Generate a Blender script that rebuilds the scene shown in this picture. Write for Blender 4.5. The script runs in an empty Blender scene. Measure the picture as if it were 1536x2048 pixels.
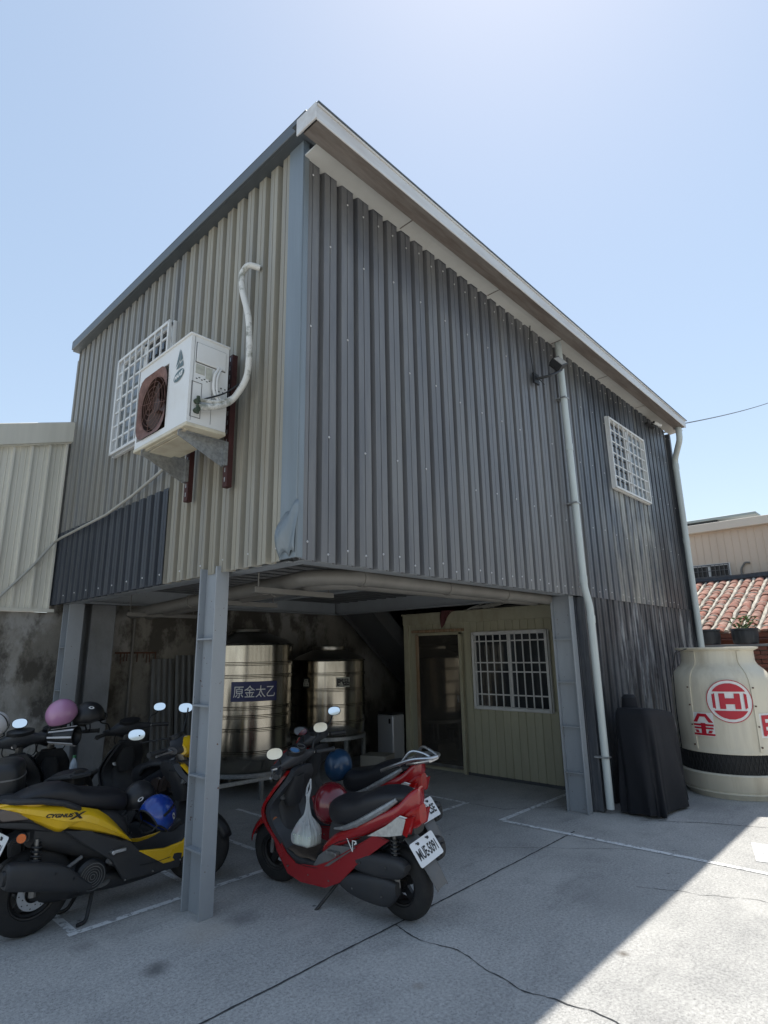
import bpy, math, random
from mathutils import Vector, Matrix, Quaternion
random.seed(7)
R = math.radians; PI = math.pi
SC = bpy.context.scene; COL = SC.collection

# ------------------------------------------------------------------ camera
cd = bpy.data.cameras.new('camera'); cam = bpy.data.objects.new('camera', cd); COL.objects.link(cam)
cd.sensor_fit = 'VERTICAL'; cd.sensor_height = 36.0; cd.lens = 1157 / 2048 * 36.0
cd.clip_start = 0.05; cd.clip_end = 500
_r = Vector((0.686362, -0.72708437, -0.01598516)); _u = Vector((-0.16178533, -0.17407951, 0.97135052)); _f = Vector((0.70903646, 0.66411193, 0.23711315))
cam.matrix_world = Matrix(((_r.x, _u.x, -_f.x, 0), (_r.y, _u.y, -_f.y, 0), (_r.z, _u.z, -_f.z, 1.65), (0, 0, 0, 1)))
SC.camera = cam
# ------------------------------------------------------------------ sky and sun
SUN = Vector((0.40, 0.157, 1.0)).normalized()
EL = math.asin(SUN.z); AZ = math.atan2(SUN.x, SUN.y)
w = bpy.data.worlds.new('World'); SC.world = w; w.use_nodes = True
nt = w.node_tree; nt.nodes.clear()
sky = nt.nodes.new('ShaderNodeTexSky'); sky.sky_type = 'NISHITA'; sky.sun_disc = False
sky.sun_elevation = EL; sky.sun_rotation = AZ
sky.air_density = 1.0; sky.dust_density = 0.35; sky.ozone_density = 2.2; sky.altitude = 10
bg = nt.nodes.new('ShaderNodeBackground'); bg.inputs['Strength'].default_value = 0.15
wo = nt.nodes.new('ShaderNodeOutputWorld')
hsv = nt.nodes.new('ShaderNodeHueSaturation'); hsv.inputs['Saturation'].default_value = 1.08; nt.links.new(sky.outputs[0], hsv.inputs['Color']); gm = nt.nodes.new('ShaderNodeGamma'); gm.inputs['Gamma'].default_value = 0.5; nt.links.new(hsv.outputs[0], gm.inputs['Color']); nt.links.new(gm.outputs[0], bg.inputs[0]); nt.links.new(bg.outputs[0], wo.inputs[0])
sd = bpy.data.lights.new('sun', 'SUN'); sd.energy = 2.25; sd.angle = R(0.55); sd.color = (1.0, 0.955, 0.87)
so = bpy.data.objects.new('sun', sd); COL.objects.link(so); so.location = (8, 4, 20)
so.rotation_euler = (-SUN).to_track_quat('-Z', 'Y').to_euler()
SC.view_settings.view_transform = 'Standard'; SC.view_settings.look = 'None'
SC.view_settings.exposure = 1.5; SC.view_settings.gamma = 1.0; SC.view_settings.use_curve_mapping = False
SC.render.engine = 'CYCLES'

# ------------------------------------------------------------------ helpers
OFF = {}
def tag(o, label=None, cat=None, group=None, kind=None):
    if label: o['label'] = label
    if cat: o['category'] = cat
    if group: o['group'] = group
    if kind: o['kind'] = kind
    return o
def thing(name, label, cat, loc, rz=0, group=None, lean=0):
    o = bpy.data.objects.new(name, None); COL.objects.link(o); o.empty_display_size = .2
    o.location = loc; o.rotation_euler = (lean, 0, rz)
    OFF[o] = Vector(loc) if rz == 0 and lean == 0 else Vector((0, 0, 0))
    return tag(o, label, cat, group)
def linkmesh(name, me, parent=None, loc=(0, 0, 0), rot=None):
    o = bpy.data.objects.new(name, me); COL.objects.link(o)
    if parent: o.parent = parent
    o.location = loc
    if rot: o.rotation_euler = rot
    if parent: OFF[o] = OFF.get(parent, Vector((0, 0, 0)))
    return o
class MB:
    def __init__(s, xf=None):
        s.v = []; s.f = []; s.m = []; s.xf = xf; s.cm = 0
    def add(s, vs, fs):
        n = len(s.v)
        if s.xf is not None: vs = [s.xf @ Vector(p) for p in vs]
        s.v += [tuple(p) for p in vs]
        for f in fs: s.f.append([i + n for i in f]); s.m.append(s.cm)
        return s
    def box(s, x0, x1, y0, y1, z0, z1, M=None):
        vs = [(x, y, z) for x in (x0, x1) for y in (y0, y1) for z in (z0, z1)]
        if M is not None: vs = [M @ Vector(p) for p in vs]
        return s.add(vs, [(0, 1, 3, 2), (4, 6, 7, 5), (0, 4, 5, 1), (2, 3, 7, 6), (0, 2, 6, 4), (1, 5, 7, 3)])
    def bar(s, a, b, w, h=None, up=(0, 0, 1)):      # rectangular bar from a to b
        a = Vector(a); b = Vector(b); h = h or w
        d = (b - a).normalized(); u = Vector(up)
        if abs(d.dot(u)) > .98: u = Vector((1, 0, 0))
        r = d.cross(u).normalized(); u = r.cross(d)
        vs = []
        for p in (a, b):
            for i, j in ((-1, -1), (1, -1), (1, 1), (-1, 1)): vs.append(p + r * i * w / 2 + u * j * h / 2)
        return s.add(vs, [(3, 2, 1, 0), (4, 5, 6, 7), (0, 1, 5, 4), (1, 2, 6, 5), (2, 3, 7, 6), (3, 0, 4, 7)])
    def tube(s, pts, r, n=10, cap=True):
        pts = [Vector(p) for p in pts]; k = len(pts); rs = r if isinstance(r, (list, tuple)) else [r] * k
        vs = []; prev = None
        for i, p in enumerate(pts):
            d = ((pts[min(i + 1, k - 1)] - pts[max(i - 1, 0)])).normalized()
            if prev is None:
                u = Vector((0, 0, 1)) if abs(d.z) < .9 else Vector((1, 0, 0))
                a = d.cross(u).normalized()
            else:
                a = (prev - d * prev.dot(d)).normalized()
            prev = a; b = d.cross(a)
            for j in range(n):
                t = 2 * PI * j / n; vs.append(p + (a * math.cos(t) + b * math.sin(t)) * rs[i])
        fs = [(i * n + j, i * n + (j + 1) % n, (i + 1) * n + (j + 1) % n, (i + 1) * n + j) for i in range(k - 1) for j in range(n)]
        if cap: fs += [tuple(reversed(range(n))), tuple(range((k - 1) * n, k * n))]
        return s.add(vs, fs)
    def lathe(s, prof, c=(0, 0, 0), ax='z', n=32, a0=0, a1=2 * PI, M=None):
        full = abs(a1 - a0 - 2 * PI) < 1e-6; c = Vector(c); k = len(prof); vs = []
        m = n if full else n + 1
        for j in range(m):
            t = a0 + (a1 - a0) * j / n
            for (r, h) in prof:
                p = Vector((r * math.cos(t), r * math.sin(t), h))
                if ax == 'x': p = Vector((h, r * math.cos(t), r * math.sin(t)))
                if ax == 'y': p = Vector((r * math.cos(t), h, r * math.sin(t)))
                if M is not None: p = M @ p
                vs.append(c + p)
        fs = []
        for j in range(n):
            j2 = (j + 1) % m
            for i in range(k - 1): fs.append((j * k + i, j2 * k + i, j2 * k + i + 1, j * k + i + 1))
        return s.add(vs, fs)
    def prism(s, poly, fn, d0, d1):                 # polygon extruded; fn(u,v,d)->xyz
        n = len(poly)
        vs = [fn(u, v, d0) for u, v in poly] + [fn(u, v, d1) for u, v in poly]
        return s.add(vs, [tuple(range(n)), tuple(reversed(range(n, 2 * n)))] + [(i, i + n, (i + 1) % n + n, (i + 1) % n) for i in range(n)])
    def loft(s, st, fn=None, n=20, sub=4, cap=True):    # stations (t, a_lo, a_hi, hw, p): section in (lateral, a)
        def cr(p0, p1, p2, p3, t): return .5 * (2 * p1 + (p2 - p0) * t + (2 * p0 - 5 * p1 + 4 * p2 - p3) * t * t + (3 * p1 - p0 - 3 * p2 + p3) * t ** 3)
        S = []
        for i in range(len(st) - 1):
            a, b, c, d = st[max(i - 1, 0)], st[i], st[i + 1], st[min(i + 2, len(st) - 1)]
            for q in range(sub): S.append([cr(a[j], b[j], c[j], d[j], q / sub) for j in range(5)])
        S.append(list(st[-1]))
        vs = []
        for (t, lo, hi, hw, p) in S:
            for j in range(n):
                an = 2 * PI * j / n; cc, ss = math.cos(an), math.sin(an)
                y = hw * math.copysign(abs(cc) ** (2 / p), cc); z = (lo + hi) / 2 + (hi - lo) / 2 * math.copysign(abs(ss) ** (2 / p), ss)
                vs.append(fn(t, y, z) if fn else (t, y, z))
        k = len(S)
        fs = [(i * n + j, i * n + (j + 1) % n, (i + 1) * n + (j + 1) % n, (i + 1) * n + j) for i in range(k - 1) for j in range(n)]
        if cap: fs += [tuple(reversed(range(n))), tuple(range((k - 1) * n, k * n))]
        return s.add(vs, fs)
    def grid(s, nu, nv, fn):
        vs = [fn(i / nu, j / nv) for i in range(nu + 1) for j in range(nv + 1)]
        return s.add(vs, [(i * (nv + 1) + j, (i + 1) * (nv + 1) + j, (i + 1) * (nv + 1) + j + 1, i * (nv + 1) + j + 1) for i in range(nu) for j in range(nv)])
    def mesh(s, name, mats, smooth=True, ang=35, off=Vector((0, 0, 0))):
        me = bpy.data.meshes.new(name)
        me.from_pydata([(x - off.x, y - off.y, z - off.z) for x, y, z in s.v], [], s.f)
        for m in (mats if isinstance(mats, (list, tuple)) else [mats]): me.materials.append(m)
        me.polygons.foreach_set('material_index', s.m)
        if smooth:
            me.polygons.foreach_set('use_smooth', [True] * len(s.f))
            me.set_sharp_from_angle(angle=R(ang))
        me.update(); return me
    def build(s, name, mats, parent=None, smooth=True, bevel=0, origin=None, label=None, ang=35, solid=0):
        off = OFF.get(parent, Vector((0, 0, 0))) if parent else Vector(origin or (0, 0, 0))
        me = s.mesh(name, mats, smooth, ang, off)
        o = linkmesh(name, me, parent, (0, 0, 0) if parent else off)
        if solid:
            q = o.modifiers.new('solid', 'SOLIDIFY'); q.thickness = solid; q.offset = 0
        if bevel:
            b = o.modifiers.new('bevel', 'BEVEL'); b.width = bevel; b.segments = 2; b.limit_method = 'ANGLE'; b.angle_limit = R(40); b.harden_normals = False
        if label: o['label'] = label
        return o
def text_mb(mb, body, size, fn, shear=0, bold=0, cuts=0, width=None):
    """flat lettering; fn(u, v) -> xyz, u/v centred on the text"""
    c = bpy.data.curves.new('lettering', 'FONT'); c.resolution_u = 6; c.body = body; c.size = size; c.align_x = 'CENTER'; c.shear = shear; c.offset = bold
    o = bpy.data.objects.new('lettering', c); COL.objects.link(o)
    dg = bpy.context.evaluated_depsgraph_get(); me = bpy.data.meshes.new_from_object(o.evaluated_get(dg))
    if cuts:
        import bmesh
        bm = bmesh.new(); bm.from_mesh(me); x0 = min(v.co.x for v in bm.verts); x1 = max(v.co.x for v in bm.verts); y0 = min(v.co.y for v in bm.verts); y1 = max(v.co.y for v in bm.verts)
        for k in range(1, cuts): bmesh.ops.bisect_plane(bm, geom=bm.verts[:] + bm.edges[:] + bm.faces[:], plane_co=(x0 + (x1 - x0) * k / cuts, 0, 0), plane_no=(1, 0, 0), dist=1e-6)
        bmesh.ops.triangulate(bm, faces=bm.faces[:]); bm.to_mesh(me); bm.free()
    ys = [v.co.y for v in me.vertices]; cy = (min(ys) + max(ys)) / 2; xs = [v.co.x for v in me.vertices]; cx = (min(xs) + max(xs)) / 2
    kx = width / (max(xs) - min(xs)) if width else 1
    mb.add([fn((v.co.x - cx) * kx, v.co.y - cy) for v in me.vertices], [tuple(p.vertices) for p in me.polygons])
    bpy.data.objects.remove(o); bpy.data.curves.remove(c); bpy.data.meshes.remove(me)

def cut_polys(mb, polys, cuts, fn):
    import bmesh
    bm = bmesh.new()
    for ps in polys: bm.faces.new([bm.verts.new((u, v, 0)) for u, v in ps])
    x0 = min(v.co.x for v in bm.verts); x1 = max(v.co.x for v in bm.verts)
    for k in range(1, cuts): bmesh.ops.bisect_plane(bm, geom=bm.verts[:] + bm.edges[:] + bm.faces[:], plane_co=(x0 + (x1 - x0) * k / cuts + 1e-5, 0, 0), plane_no=(1, 0, 0), dist=1e-7)
    bmesh.ops.triangulate(bm, faces=bm.faces[:]); bm.verts.index_update()
    mb.add([fn(v.co.x, v.co.y) for v in bm.verts], [tuple(v.index for v in f.verts) for f in bm.faces]); bm.free()

# ------------------------------------------------------------------ materials
def mat(name, col, rough=.5, metal=0., var=.12, vs=3., dirt=None, dirt_amt=.4, dirt_scale=2., stretch=(1, 1, 1), bump=0., bs=60., spec=.5, rnd=0., coat=0., fine=0., trans=0., alpha=1., dlo=.45, dhi=.7, rvar=.12):
    m = bpy.data.materials.new(name); m.use_nodes = True; t = m.node_tree; N = t.nodes; L = t.links
    b = N['Principled BSDF']; b.inputs['Roughness'].default_value = rough; b.inputs['Metallic'].default_value = metal
    b.inputs['Specular IOR Level'].default_value = spec; b.inputs['Coat Weight'].default_value = coat; b.inputs['Coat Roughness'].default_value = .06
    b.inputs['Transmission Weight'].default_value = trans; b.inputs['Alpha'].default_value = alpha
    geo = N.new('ShaderNodeNewGeometry'); mp = N.new('ShaderNodeMapping'); mp.inputs['Scale'].default_value = stretch
    L.new(geo.outputs['Position'], mp.inputs['Vector'])
    n1 = N.new('ShaderNodeTexNoise'); n1.inputs['Scale'].default_value = vs; n1.inputs['Detail'].default_value = 6; n1.inputs['Roughness'].default_value = .62
    L.new(mp.outputs[0], n1.inputs['Vector'])
    mr = N.new('ShaderNodeMapRange'); mr.inputs[1].default_value = .25; mr.inputs[2].default_value = .75; mr.inputs[3].default_value = 1 - var; mr.inputs[4].default_value = 1 + var
    L.new(n1.outputs['Fac'], mr.inputs[0])
    hs = N.new('ShaderNodeMix'); hs.data_type = 'RGBA'; hs.blend_type = 'MULTIPLY'; hs.inputs[0].default_value = 1
    hs.inputs[6].default_value = (*col, 1); L.new(mr.outputs[0], hs.inputs[7]); out = hs.outputs[2]
    if rnd:
        oi = N.new('ShaderNodeObjectInfo'); r2 = N.new('ShaderNodeMapRange'); r2.inputs[3].default_value = 1 - rnd; r2.inputs[4].default_value = 1 + rnd
        L.new(oi.outputs['Random'], r2.inputs[0])
        h2 = N.new('ShaderNodeMix'); h2.data_type = 'RGBA'; h2.blend_type = 'MULTIPLY'; h2.inputs[0].default_value = 1
        L.new(out, h2.inputs[6]); L.new(r2.outputs[0], h2.inputs[7]); out = h2.outputs[2]
    if fine:
        nf = N.new('ShaderNodeTexNoise'); nf.inputs['Scale'].default_value = 260; nf.inputs['Detail'].default_value = 2; L.new(geo.outputs['Position'], nf.inputs['Vector'])
        r3 = N.new('ShaderNodeMapRange'); r3.inputs[1].default_value = .3; r3.inputs[2].default_value = .7; r3.inputs[3].default_value = 1 - fine; r3.inputs[4].default_value = 1 + fine
        L.new(nf.outputs['Fac'], r3.inputs[0])
        h3 = N.new('ShaderNodeMix'); h3.data_type = 'RGBA'; h3.blend_type = 'MULTIPLY'; h3.inputs[0].default_value = 1
        L.new(out, h3.inputs[6]); L.new(r3.outputs[0], h3.inputs[7]); out = h3.outputs[2]
    if dirt:
        for k, d in enumerate(dirt if isinstance(dirt[0], tuple) else [dirt]):
            n2 = N.new('ShaderNodeTexNoise'); n2.inputs['Scale'].default_value = dirt_scale * (1 + .7 * k); n2.inputs['Detail'].default_value = 8; n2.inputs['Roughness'].default_value = .66
            m2 = N.new('ShaderNodeMapping'); m2.inputs['Scale'].default_value = stretch; m2.inputs['Location'].default_value = (3.1 + 7 * k, 1.7, .4)
            L.new(geo.outputs['Position'], m2.inputs['Vector']); L.new(m2.outputs[0], n2.inputs['Vector'])
            r4 = N.new('ShaderNodeMapRange'); r4.inputs[1].default_value = dlo; r4.inputs[2].default_value = dhi; r4.inputs[4].default_value = dirt_amt
            L.new(n2.outputs['Fac'], r4.inputs[0])
            mx = N.new('ShaderNodeMix'); mx.data_type = 'RGBA'; L.new(r4.outputs[0], mx.inputs[0]); L.new(out, mx.inputs[6]); mx.inputs[7].default_value = (*d, 1); out = mx.outputs[2]
    L.new(out, b.inputs['Base Color'])
    rr = N.new('ShaderNodeMapRange'); rr.inputs[3].default_value = max(rough - rvar, .02); rr.inputs[4].default_value = min(rough + rvar, 1)
    L.new(n1.outputs['Fac'], rr.inputs[0]); L.new(rr.outputs[0], b.inputs['Roughness'])
    if bump:
        n5 = N.new('ShaderNodeTexNoise'); n5.inputs['Scale'].default_value = bs; n5.inputs['Detail'].default_value = 5
        L.new(mp.outputs[0], n5.inputs['Vector'])
        bp = N.new('ShaderNodeBump'); bp.inputs['Strength'].default_value = bump; bp.inputs['Distance'].default_value = .01
        L.new(n5.outputs['Fac'], bp.inputs['Height']); L.new(bp.outputs[0], b.inputs['Normal'])
    return m
V = (7, 7, .5)
M = {}
M['right'] = mat('charcoal_cladding', (.152, .152, .155), .42, .1, .2, 1.6, ((.205, .202, .19), (.095, .10, .112)), .6, .9, (6, 6, .6), .35, 1.6, rnd=.07)
M['rightblue'] = mat('blueblack_cladding', (.10, .112, .13), .42, .15, .35, 1.3, ((.20, .20, .19), (.04, .043, .05)), .75, .75, (6, 6, .45), .35, 1.6, rnd=.08, dlo=.47, dhi=.63)
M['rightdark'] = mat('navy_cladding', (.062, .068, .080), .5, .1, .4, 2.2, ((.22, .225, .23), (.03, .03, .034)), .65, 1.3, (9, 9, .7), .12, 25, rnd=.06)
M['left'] = mat('beige_cladding', (.295, .275, .222), .5, .05, .18, 1.4, ((.20, .205, .21), (.26, .225, .165)), .6, .9, V, .3, 1.6, rnd=.05)
M['leftgrey'] = mat('greybeige_cladding', (.255, .247, .22), .5, .05, .2, 1.4, ((.15, .165, .19), (.23, .21, .165)), .75, .8, V, .3, 1.6, rnd=.05)
def stain_and_tone(m, x0, x1, z0, z1, col, amt, sc=5., st=.35, lo=.4, hi=.62, fx=.35, fz=.3):
    '''weather streaks and toned bands confined to one patch of a wall (x0..x1, z0..z1)'''
    t = m.node_tree; N = t.nodes; L = t.links; b = N['Principled BSDF']; src = b.inputs['Base Color'].links[0].from_socket
    g = N.new('ShaderNodeNewGeometry'); sx = N.new('ShaderNodeSeparateXYZ'); L.new(g.outputs['Position'], sx.inputs[0])
    nz = N.new('ShaderNodeTexNoise'); nz.inputs['Scale'].default_value = sc; nz.inputs['Detail'].default_value = 7; nz.inputs['Roughness'].default_value = .68
    mp = N.new('ShaderNodeMapping'); mp.inputs['Scale'].default_value = (1, 1, st); L.new(g.outputs['Position'], mp.inputs['Vector']); L.new(mp.outputs[0], nz.inputs['Vector'])
    def rg(s, a, b2, c, d):
        r = N.new('ShaderNodeMapRange'); r.interpolation_type = 'SMOOTHSTEP'
        for i, q in enumerate((a, b2, c, d)): r.inputs[1 + i].default_value = q
        L.new(s, r.inputs[0]); return r.outputs[0]
    cur = rg(nz.outputs['Fac'], lo, hi, 0, amt)
    for s in (rg(sx.outputs['X'], x0, x0 + fx, 0, 1), rg(sx.outputs['X'], x1 - fx, x1, 1, 0), rg(sx.outputs['Z'], z0, z0 + fz, 0, 1), rg(sx.outputs['Z'], z1 - fz, z1, 1, 0)):
        q = N.new('ShaderNodeMath'); q.operation = 'MULTIPLY'; L.new(cur, q.inputs[0]); L.new(s, q.inputs[1]); cur = q.outputs[0]
    x = N.new('ShaderNodeMix'); x.data_type = 'RGBA'; L.new(cur, x.inputs[0]); L.new(src, x.inputs[6]); x.inputs[7].default_value = (*col, 1); L.new(x.outputs[2], b.inputs['Base Color'])
stain_and_tone(M['rightblue'], 7.3, 9.6, 1.9, 3.95, (.36, .35, .31), .9, 3.2, .25)
stain_and_tone(M['rightblue'], 6.6, 10.4, 3.2, 5.6, (.035, .038, .045), .75, 2.2, .35)
stain_and_tone(M['rightblue'], 9.0, 10.7, 1.9, 4.6, (.03, .03, .036), .85, 3.0, .3, .35, .55)
stain_and_tone(M['rightdark'], 7.2, 8.8, .5, 2.5, (.40, .41, .42), .85, 7., .13, .46, .57)
stain_and_tone(M['rightdark'], 6.3, 10.7, -.5, 2.6, (.02, .021, .026), .7, 2.6, .3, .42, .6)
stain_and_tone(M['rightdark'], 8.6, 10.7, .3, 2.5, (.33, .33, .33), .8, 9., .12, .5, .6)
stain_and_tone(M['right'], 2.0, 6.9, 4.6, 5.7, (.09, .095, .11), .6, 2.5, .4)  # darker bluish tone over the top band of this wall
M['leftdark'] = mat('darkblue_cladding', (.048, .056, .070), .5, .15, .2, 2, ((.10, .108, .12),), .45, 1.2, V, .06, 30, rnd=.06)
M['trim'] = mat('bluegrey_trim', (.20, .235, .26), .42, .2, .1, 2.5, ((.13, .15, .16),), .35, 1.2, V)
M['rake'] = mat('grey_rake_trim', (.10, .112, .12), .4, .3, .12, 2.5)
M['gutter'] = mat('white_gutter', (.62, .62, .61), .45, .1, .08, 2, ((.42, .36, .31),), .5, 1.1, (.8, 7, 7))
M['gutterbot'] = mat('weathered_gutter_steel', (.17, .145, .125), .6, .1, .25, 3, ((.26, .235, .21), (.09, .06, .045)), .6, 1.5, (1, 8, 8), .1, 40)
M['soffit'] = mat('pale_soffit', (.58, .57, .53), .6, 0, .08, 2, ((.42, .40, .35),), .4, 1.5)
M['screw'] = mat('screw_zinc', (.6, .6, .6), .35, .8, .05)
M['steel'] = mat('grey_painted_steel', (.30, .325, .35), .45, .1, .08, 3, ((.20, .21, .22),), .4, 2.0, (1, 1, .4), .05, 40)
def chip(m, col=(.12, .05, .025), sc=38., lo=.66, hi=.69):       # rust chips
    t = m.node_tree; N = t.nodes; L = t.links; b = N['Principled BSDF']; src = b.inputs['Base Color'].links[0].from_socket
    g = N.new('ShaderNodeNewGeometry'); n = N.new('ShaderNodeTexNoise'); n.inputs['Scale'].default_value = sc; n.inputs['Detail'].default_value = 3
    L.new(g.outputs['Position'], n.inputs['Vector']); r = N.new('ShaderNodeMapRange'); r.inputs[1].default_value = lo; r.inputs[2].default_value = hi
    L.new(n.outputs['Fac'], r.inputs[0]); x = N.new('ShaderNodeMix'); x.data_type = 'RGBA'; L.new(r.outputs[0], x.inputs[0]); L.new(src, x.inputs[6]); x.inputs[7].default_value = (*col, 1); L.new(x.outputs[2], b.inputs['Base Color'])
    return m
chip(M['steel'], lo=.70, hi=.73)
M['darksteel'] = mat('dark_primed_steel', (.085, .09, .095), .55, .2, .2, 3, ((.14, .13, .12),), .4, 2)
M['deck'] = mat('steel_deck', (.10, .105, .11), .5, .4, .15, 2, ((.16, .155, .15),), .4, 2)
M['pvc'] = mat('grey_pvc', (.165, .158, .143), .45, 0, .1, 2, ((.10, .09, .08),), .5, 3)
M['downpipe'] = mat('pale_downpipe', (.55, .60, .585), .4, 0, .08, 2, ((.40, .42, .40),), .5, 1.5, (3, 3, .5))
M['white'] = mat('white_paint_metal', (.72, .72, .70), .4, 0, .05, 3, ((.5, .47, .42),), .3, 3)
M['whitegrille'] = mat('white_grille_paint', (.68, .68, .66), .45, 0, .06, 6, ((.4, .37, .33),), .35, 6)
M['glass'] = mat('dark_window_glass', (.02, .024, .028), .06, 0, .1, 2, spec=.7, rvar=.03)
M['doorglass'] = mat('dark_door_glass', (.17, .155, .135), .05, .75, .15, 3, rvar=.02)
M['glassgrey'] = mat('grey_window_glass', (.16, .18, .19), .12, 0, .1, 2, spec=.6, rvar=.03)
M['cream'] = mat('cream_sheet', (.66, .635, .55), .5, .05, .08, 1.2, ((.53, .51, .43),), .55, .8, V, .04, 30, rnd=.03)
M['concwall'] = mat('stained_concrete_wall', (.19, .176, .15), .9, 0, .5, 1.3, ((.33, .32, .30), (.05, .043, .034)), .85, .75, (1.3, 1.3, .8), .5, 14, fine=.15, dlo=.50, dhi=.575)
M['conccol'] = mat('grey_concrete_column', (.20, .205, .21), .9, 0, .2, 2, ((.11, .11, .105),), .6, 2.5, (1, 1, .6), .35, 18, fine=.12)
M['rust'] = mat('rust', (.09, .035, .02), .9, 0, .4, 14, ((.05, .03, .02),), .6, 20)
M['oldsheet'] = mat('weathered_leaning_sheet', (.13, .13, .125), .6, .1, .25, 3, ((.06, .055, .05),), .6, 2, (5, 5, .6))
M['cabin'] = mat('yellow_cream_cabin', (.42, .40, .285), .55, 0, .08, 1.5, ((.31, .285, .195),), .5, 1.2, (4, 4, .6))
M['cabintrim'] = mat('cabin_trim', (.44, .42, .30), .5, 0, .08, 2, ((.25, .19, .11),), .5, 3, (2, 2, .8))
M['doorframe'] = mat('worn_wood_frame', (.32, .20, .11), .7, 0, .25, 5, ((.12, .07, .04), (.5, .45, .36)), .6, 4, (6, 6, .6))
M['stainless'] = mat('stainless_steel', (.47, .435, .37), .2, 1., .15, 1.5, ((.22, .20, .165),), .6, 1.6, (3, 3, .7), .03, 14, rvar=.08)
M['stainband'] = mat('stainless_band', (.40, .38, .34), .32, 1., .1, 2)
M['navy'] = mat('navy_sign', (.010, .016, .095), .4, 0, .1, 4)
M['print'] = mat('white_print', (.75, .75, .73), .5, 0, .08, 9)
M['black'] = mat('black_plastic', (.016, .017, .019), .45, 0, .15, 6, ((.03, .03, .03),), .3, 5)
M['blackmatt'] = mat('black_matt_plastic', (.028, .029, .032), .62, 0, .15, 8, ((.05, .047, .043),), .5, 6, bump=.05, bs=200)
M['seat'] = mat('black_seat_vinyl', (.014, .014, .017), .5, 0, .12, 8, bump=.12, bs=260)
M['greyplastic'] = mat('grey_plastic', (.12, .12, .12), .55, 0, .12, 8, ((.2, .19, .17),), .35, 5)
M['handlecover'] = mat('dusty_dark_cover', (.045, .048, .055), .5, 0, .15, 6, ((.09, .088, .085),), .4, 5)
M['tyre'] = mat('tyre_rubber', (.016, .016, .017), .8, 0, .2, 10, ((.045, .042, .038),), .5, 8, bump=.15, bs=90)
M['rim'] = mat('black_rim', (.025, .025, .027), .4, .4, .15, 8, ((.07, .06, .05),), .4, 8)
M['silver'] = mat('silver_metal', (.56, .57, .58), .3, .9, .08, 5)
M['alloy'] = mat('cast_alloy', (.30, .295, .285), .45, .8, .15, 8, ((.12, .10, .08),), .5, 9)
M['yellow'] = mat('yellow_paint', (.80, .49, .015), .28, 0, .05, 3, ((.64, .39, .02),), .25, 4, coat=.5)
M['red'] = mat('red_paint', (.30, .007, .010), .25, 0, .06, 3, ((.21, .012, .012),), .3, 4, coat=.6)
M['darkred'] = mat('dark_red_paint', (.10, .008, .010), .3, 0, .1, 3, coat=.3)
M['darkgrey'] = mat('dark_grey_paint', (.022, .024, .03), .3, 0, .1, 3, coat=.4)
M['mirror'] = mat('mirror_glass', (.9, .92, .93), .03, 1., .0, 2, rvar=.01)
M['lampclear'] = mat('clear_lamp', (.62, .60, .55), .12, .35, .25, 40, ((.85, .84, .80),), .5, 55)
M['lampred'] = mat('red_lamp', (.30, .004, .004), .22, 0, .25, 30, spec=.35)
M['lampdark'] = mat('smoked_lamp', (.06, .045, .04), .15, 0, .15, 30, coat=.5)
M['orange'] = mat('orange_reflector', (.72, .15, .02), .25, 0, .08, 30)
M['amber'] = mat('amber_lamp', (.40, .12, .03), .3, 0, .1, 30)
M['plate'] = mat('white_plate', (.74, .76, .77), .4, 0, .05, 6, ((.55, .53, .5),), .25, 8)
M['ink'] = mat('black_ink', (.012, .012, .013), .5, 0, .05)
M['mat'] = mat('brown_floor_mat', (.115, .085, .065), .85, 0, .2, 12, ((.07, .055, .045),), .5, 8, bump=.3, bs=120)
M['dash'] = mat('blue_dash', (.10, .24, .46), .2, 0, .15, 40)
M['pink'] = mat('pink_helmet', (.50, .25, .42), .22, 0, .04, 4, coat=.6)
M['blackhelm'] = mat('black_helmet', (.018, .018, .02), .42, 0, .08, 4)
M['bluehelm'] = mat('blue_helmet', (.014, .045, .27), .25, 0, .15, 9, ((.02, .11, .42),), .5, 10, coat=.5)
M['navyhelm'] = mat('navy_helmet', (.014, .05, .11), .3, 0, .1, 6, coat=.4)
M['maroon'] = mat('maroon_helmet', (.14, .008, .014), .2, 0, .06, 5, coat=.7)
M['whitehelm'] = mat('white_shell', (.66, .66, .66), .3, 0, .05, 5)
M['stripe'] = mat('white_stripe', (.62, .62, .64), .6, 0, .1, 9)
M['bag'] = mat('thin_plastic_bag', (.80, .82, .82), .3, 0, .06, 12, trans=.1, alpha=.40, bump=.5, bs=40)
M['foodbox'] = mat('pale_food_box', (.62, .68, .56), .4, 0, .08, 14)
M['ac'] = mat('white_ac_enamel', (.70, .70, .68), .35, 0, .04, 2, ((.55, .51, .43),), .35, 2.5)
M['acbase'] = mat('yellowed_ac_pan', (.60, .55, .42), .5, 0, .08, 4, ((.28, .17, .09), (.5, .46, .36)), .45, 6)
M['rustgrille'] = mat('rusty_fan_guard', (.16, .085, .07), .75, 0, .3, 8, ((.08, .035, .025), (.30, .17, .14)), .6, 9)
M['fanrust'] = mat('brown_fan', (.055, .028, .02), .6, 0, .3, 8, ((.05, .025, .018),), .6, 8)
M['galv'] = mat('galvanised_steel', (.36, .37, .37), .45, .6, .3, 34, ((.22, .22, .22),), .7, 45)
M['redoxide'] = mat('red_oxide_steel', (.055, .016, .014), .65, .1, .2, 8)
M['hose'] = mat('white_pipe_wrap', (.66, .65, .61), .6, 0, .08, 8, ((.12, .13, .09),), .75, 7, (1, 1, 1), .3, 70, dlo=.52, dhi=.62)
M['greenrust'] = mat('verdigris_valve', (.05, .07, .045), .6, .3, .3, 30)
M['logo'] = mat('grey_green_print', (.10, .15, .16), .5, 0, .05)
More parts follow.
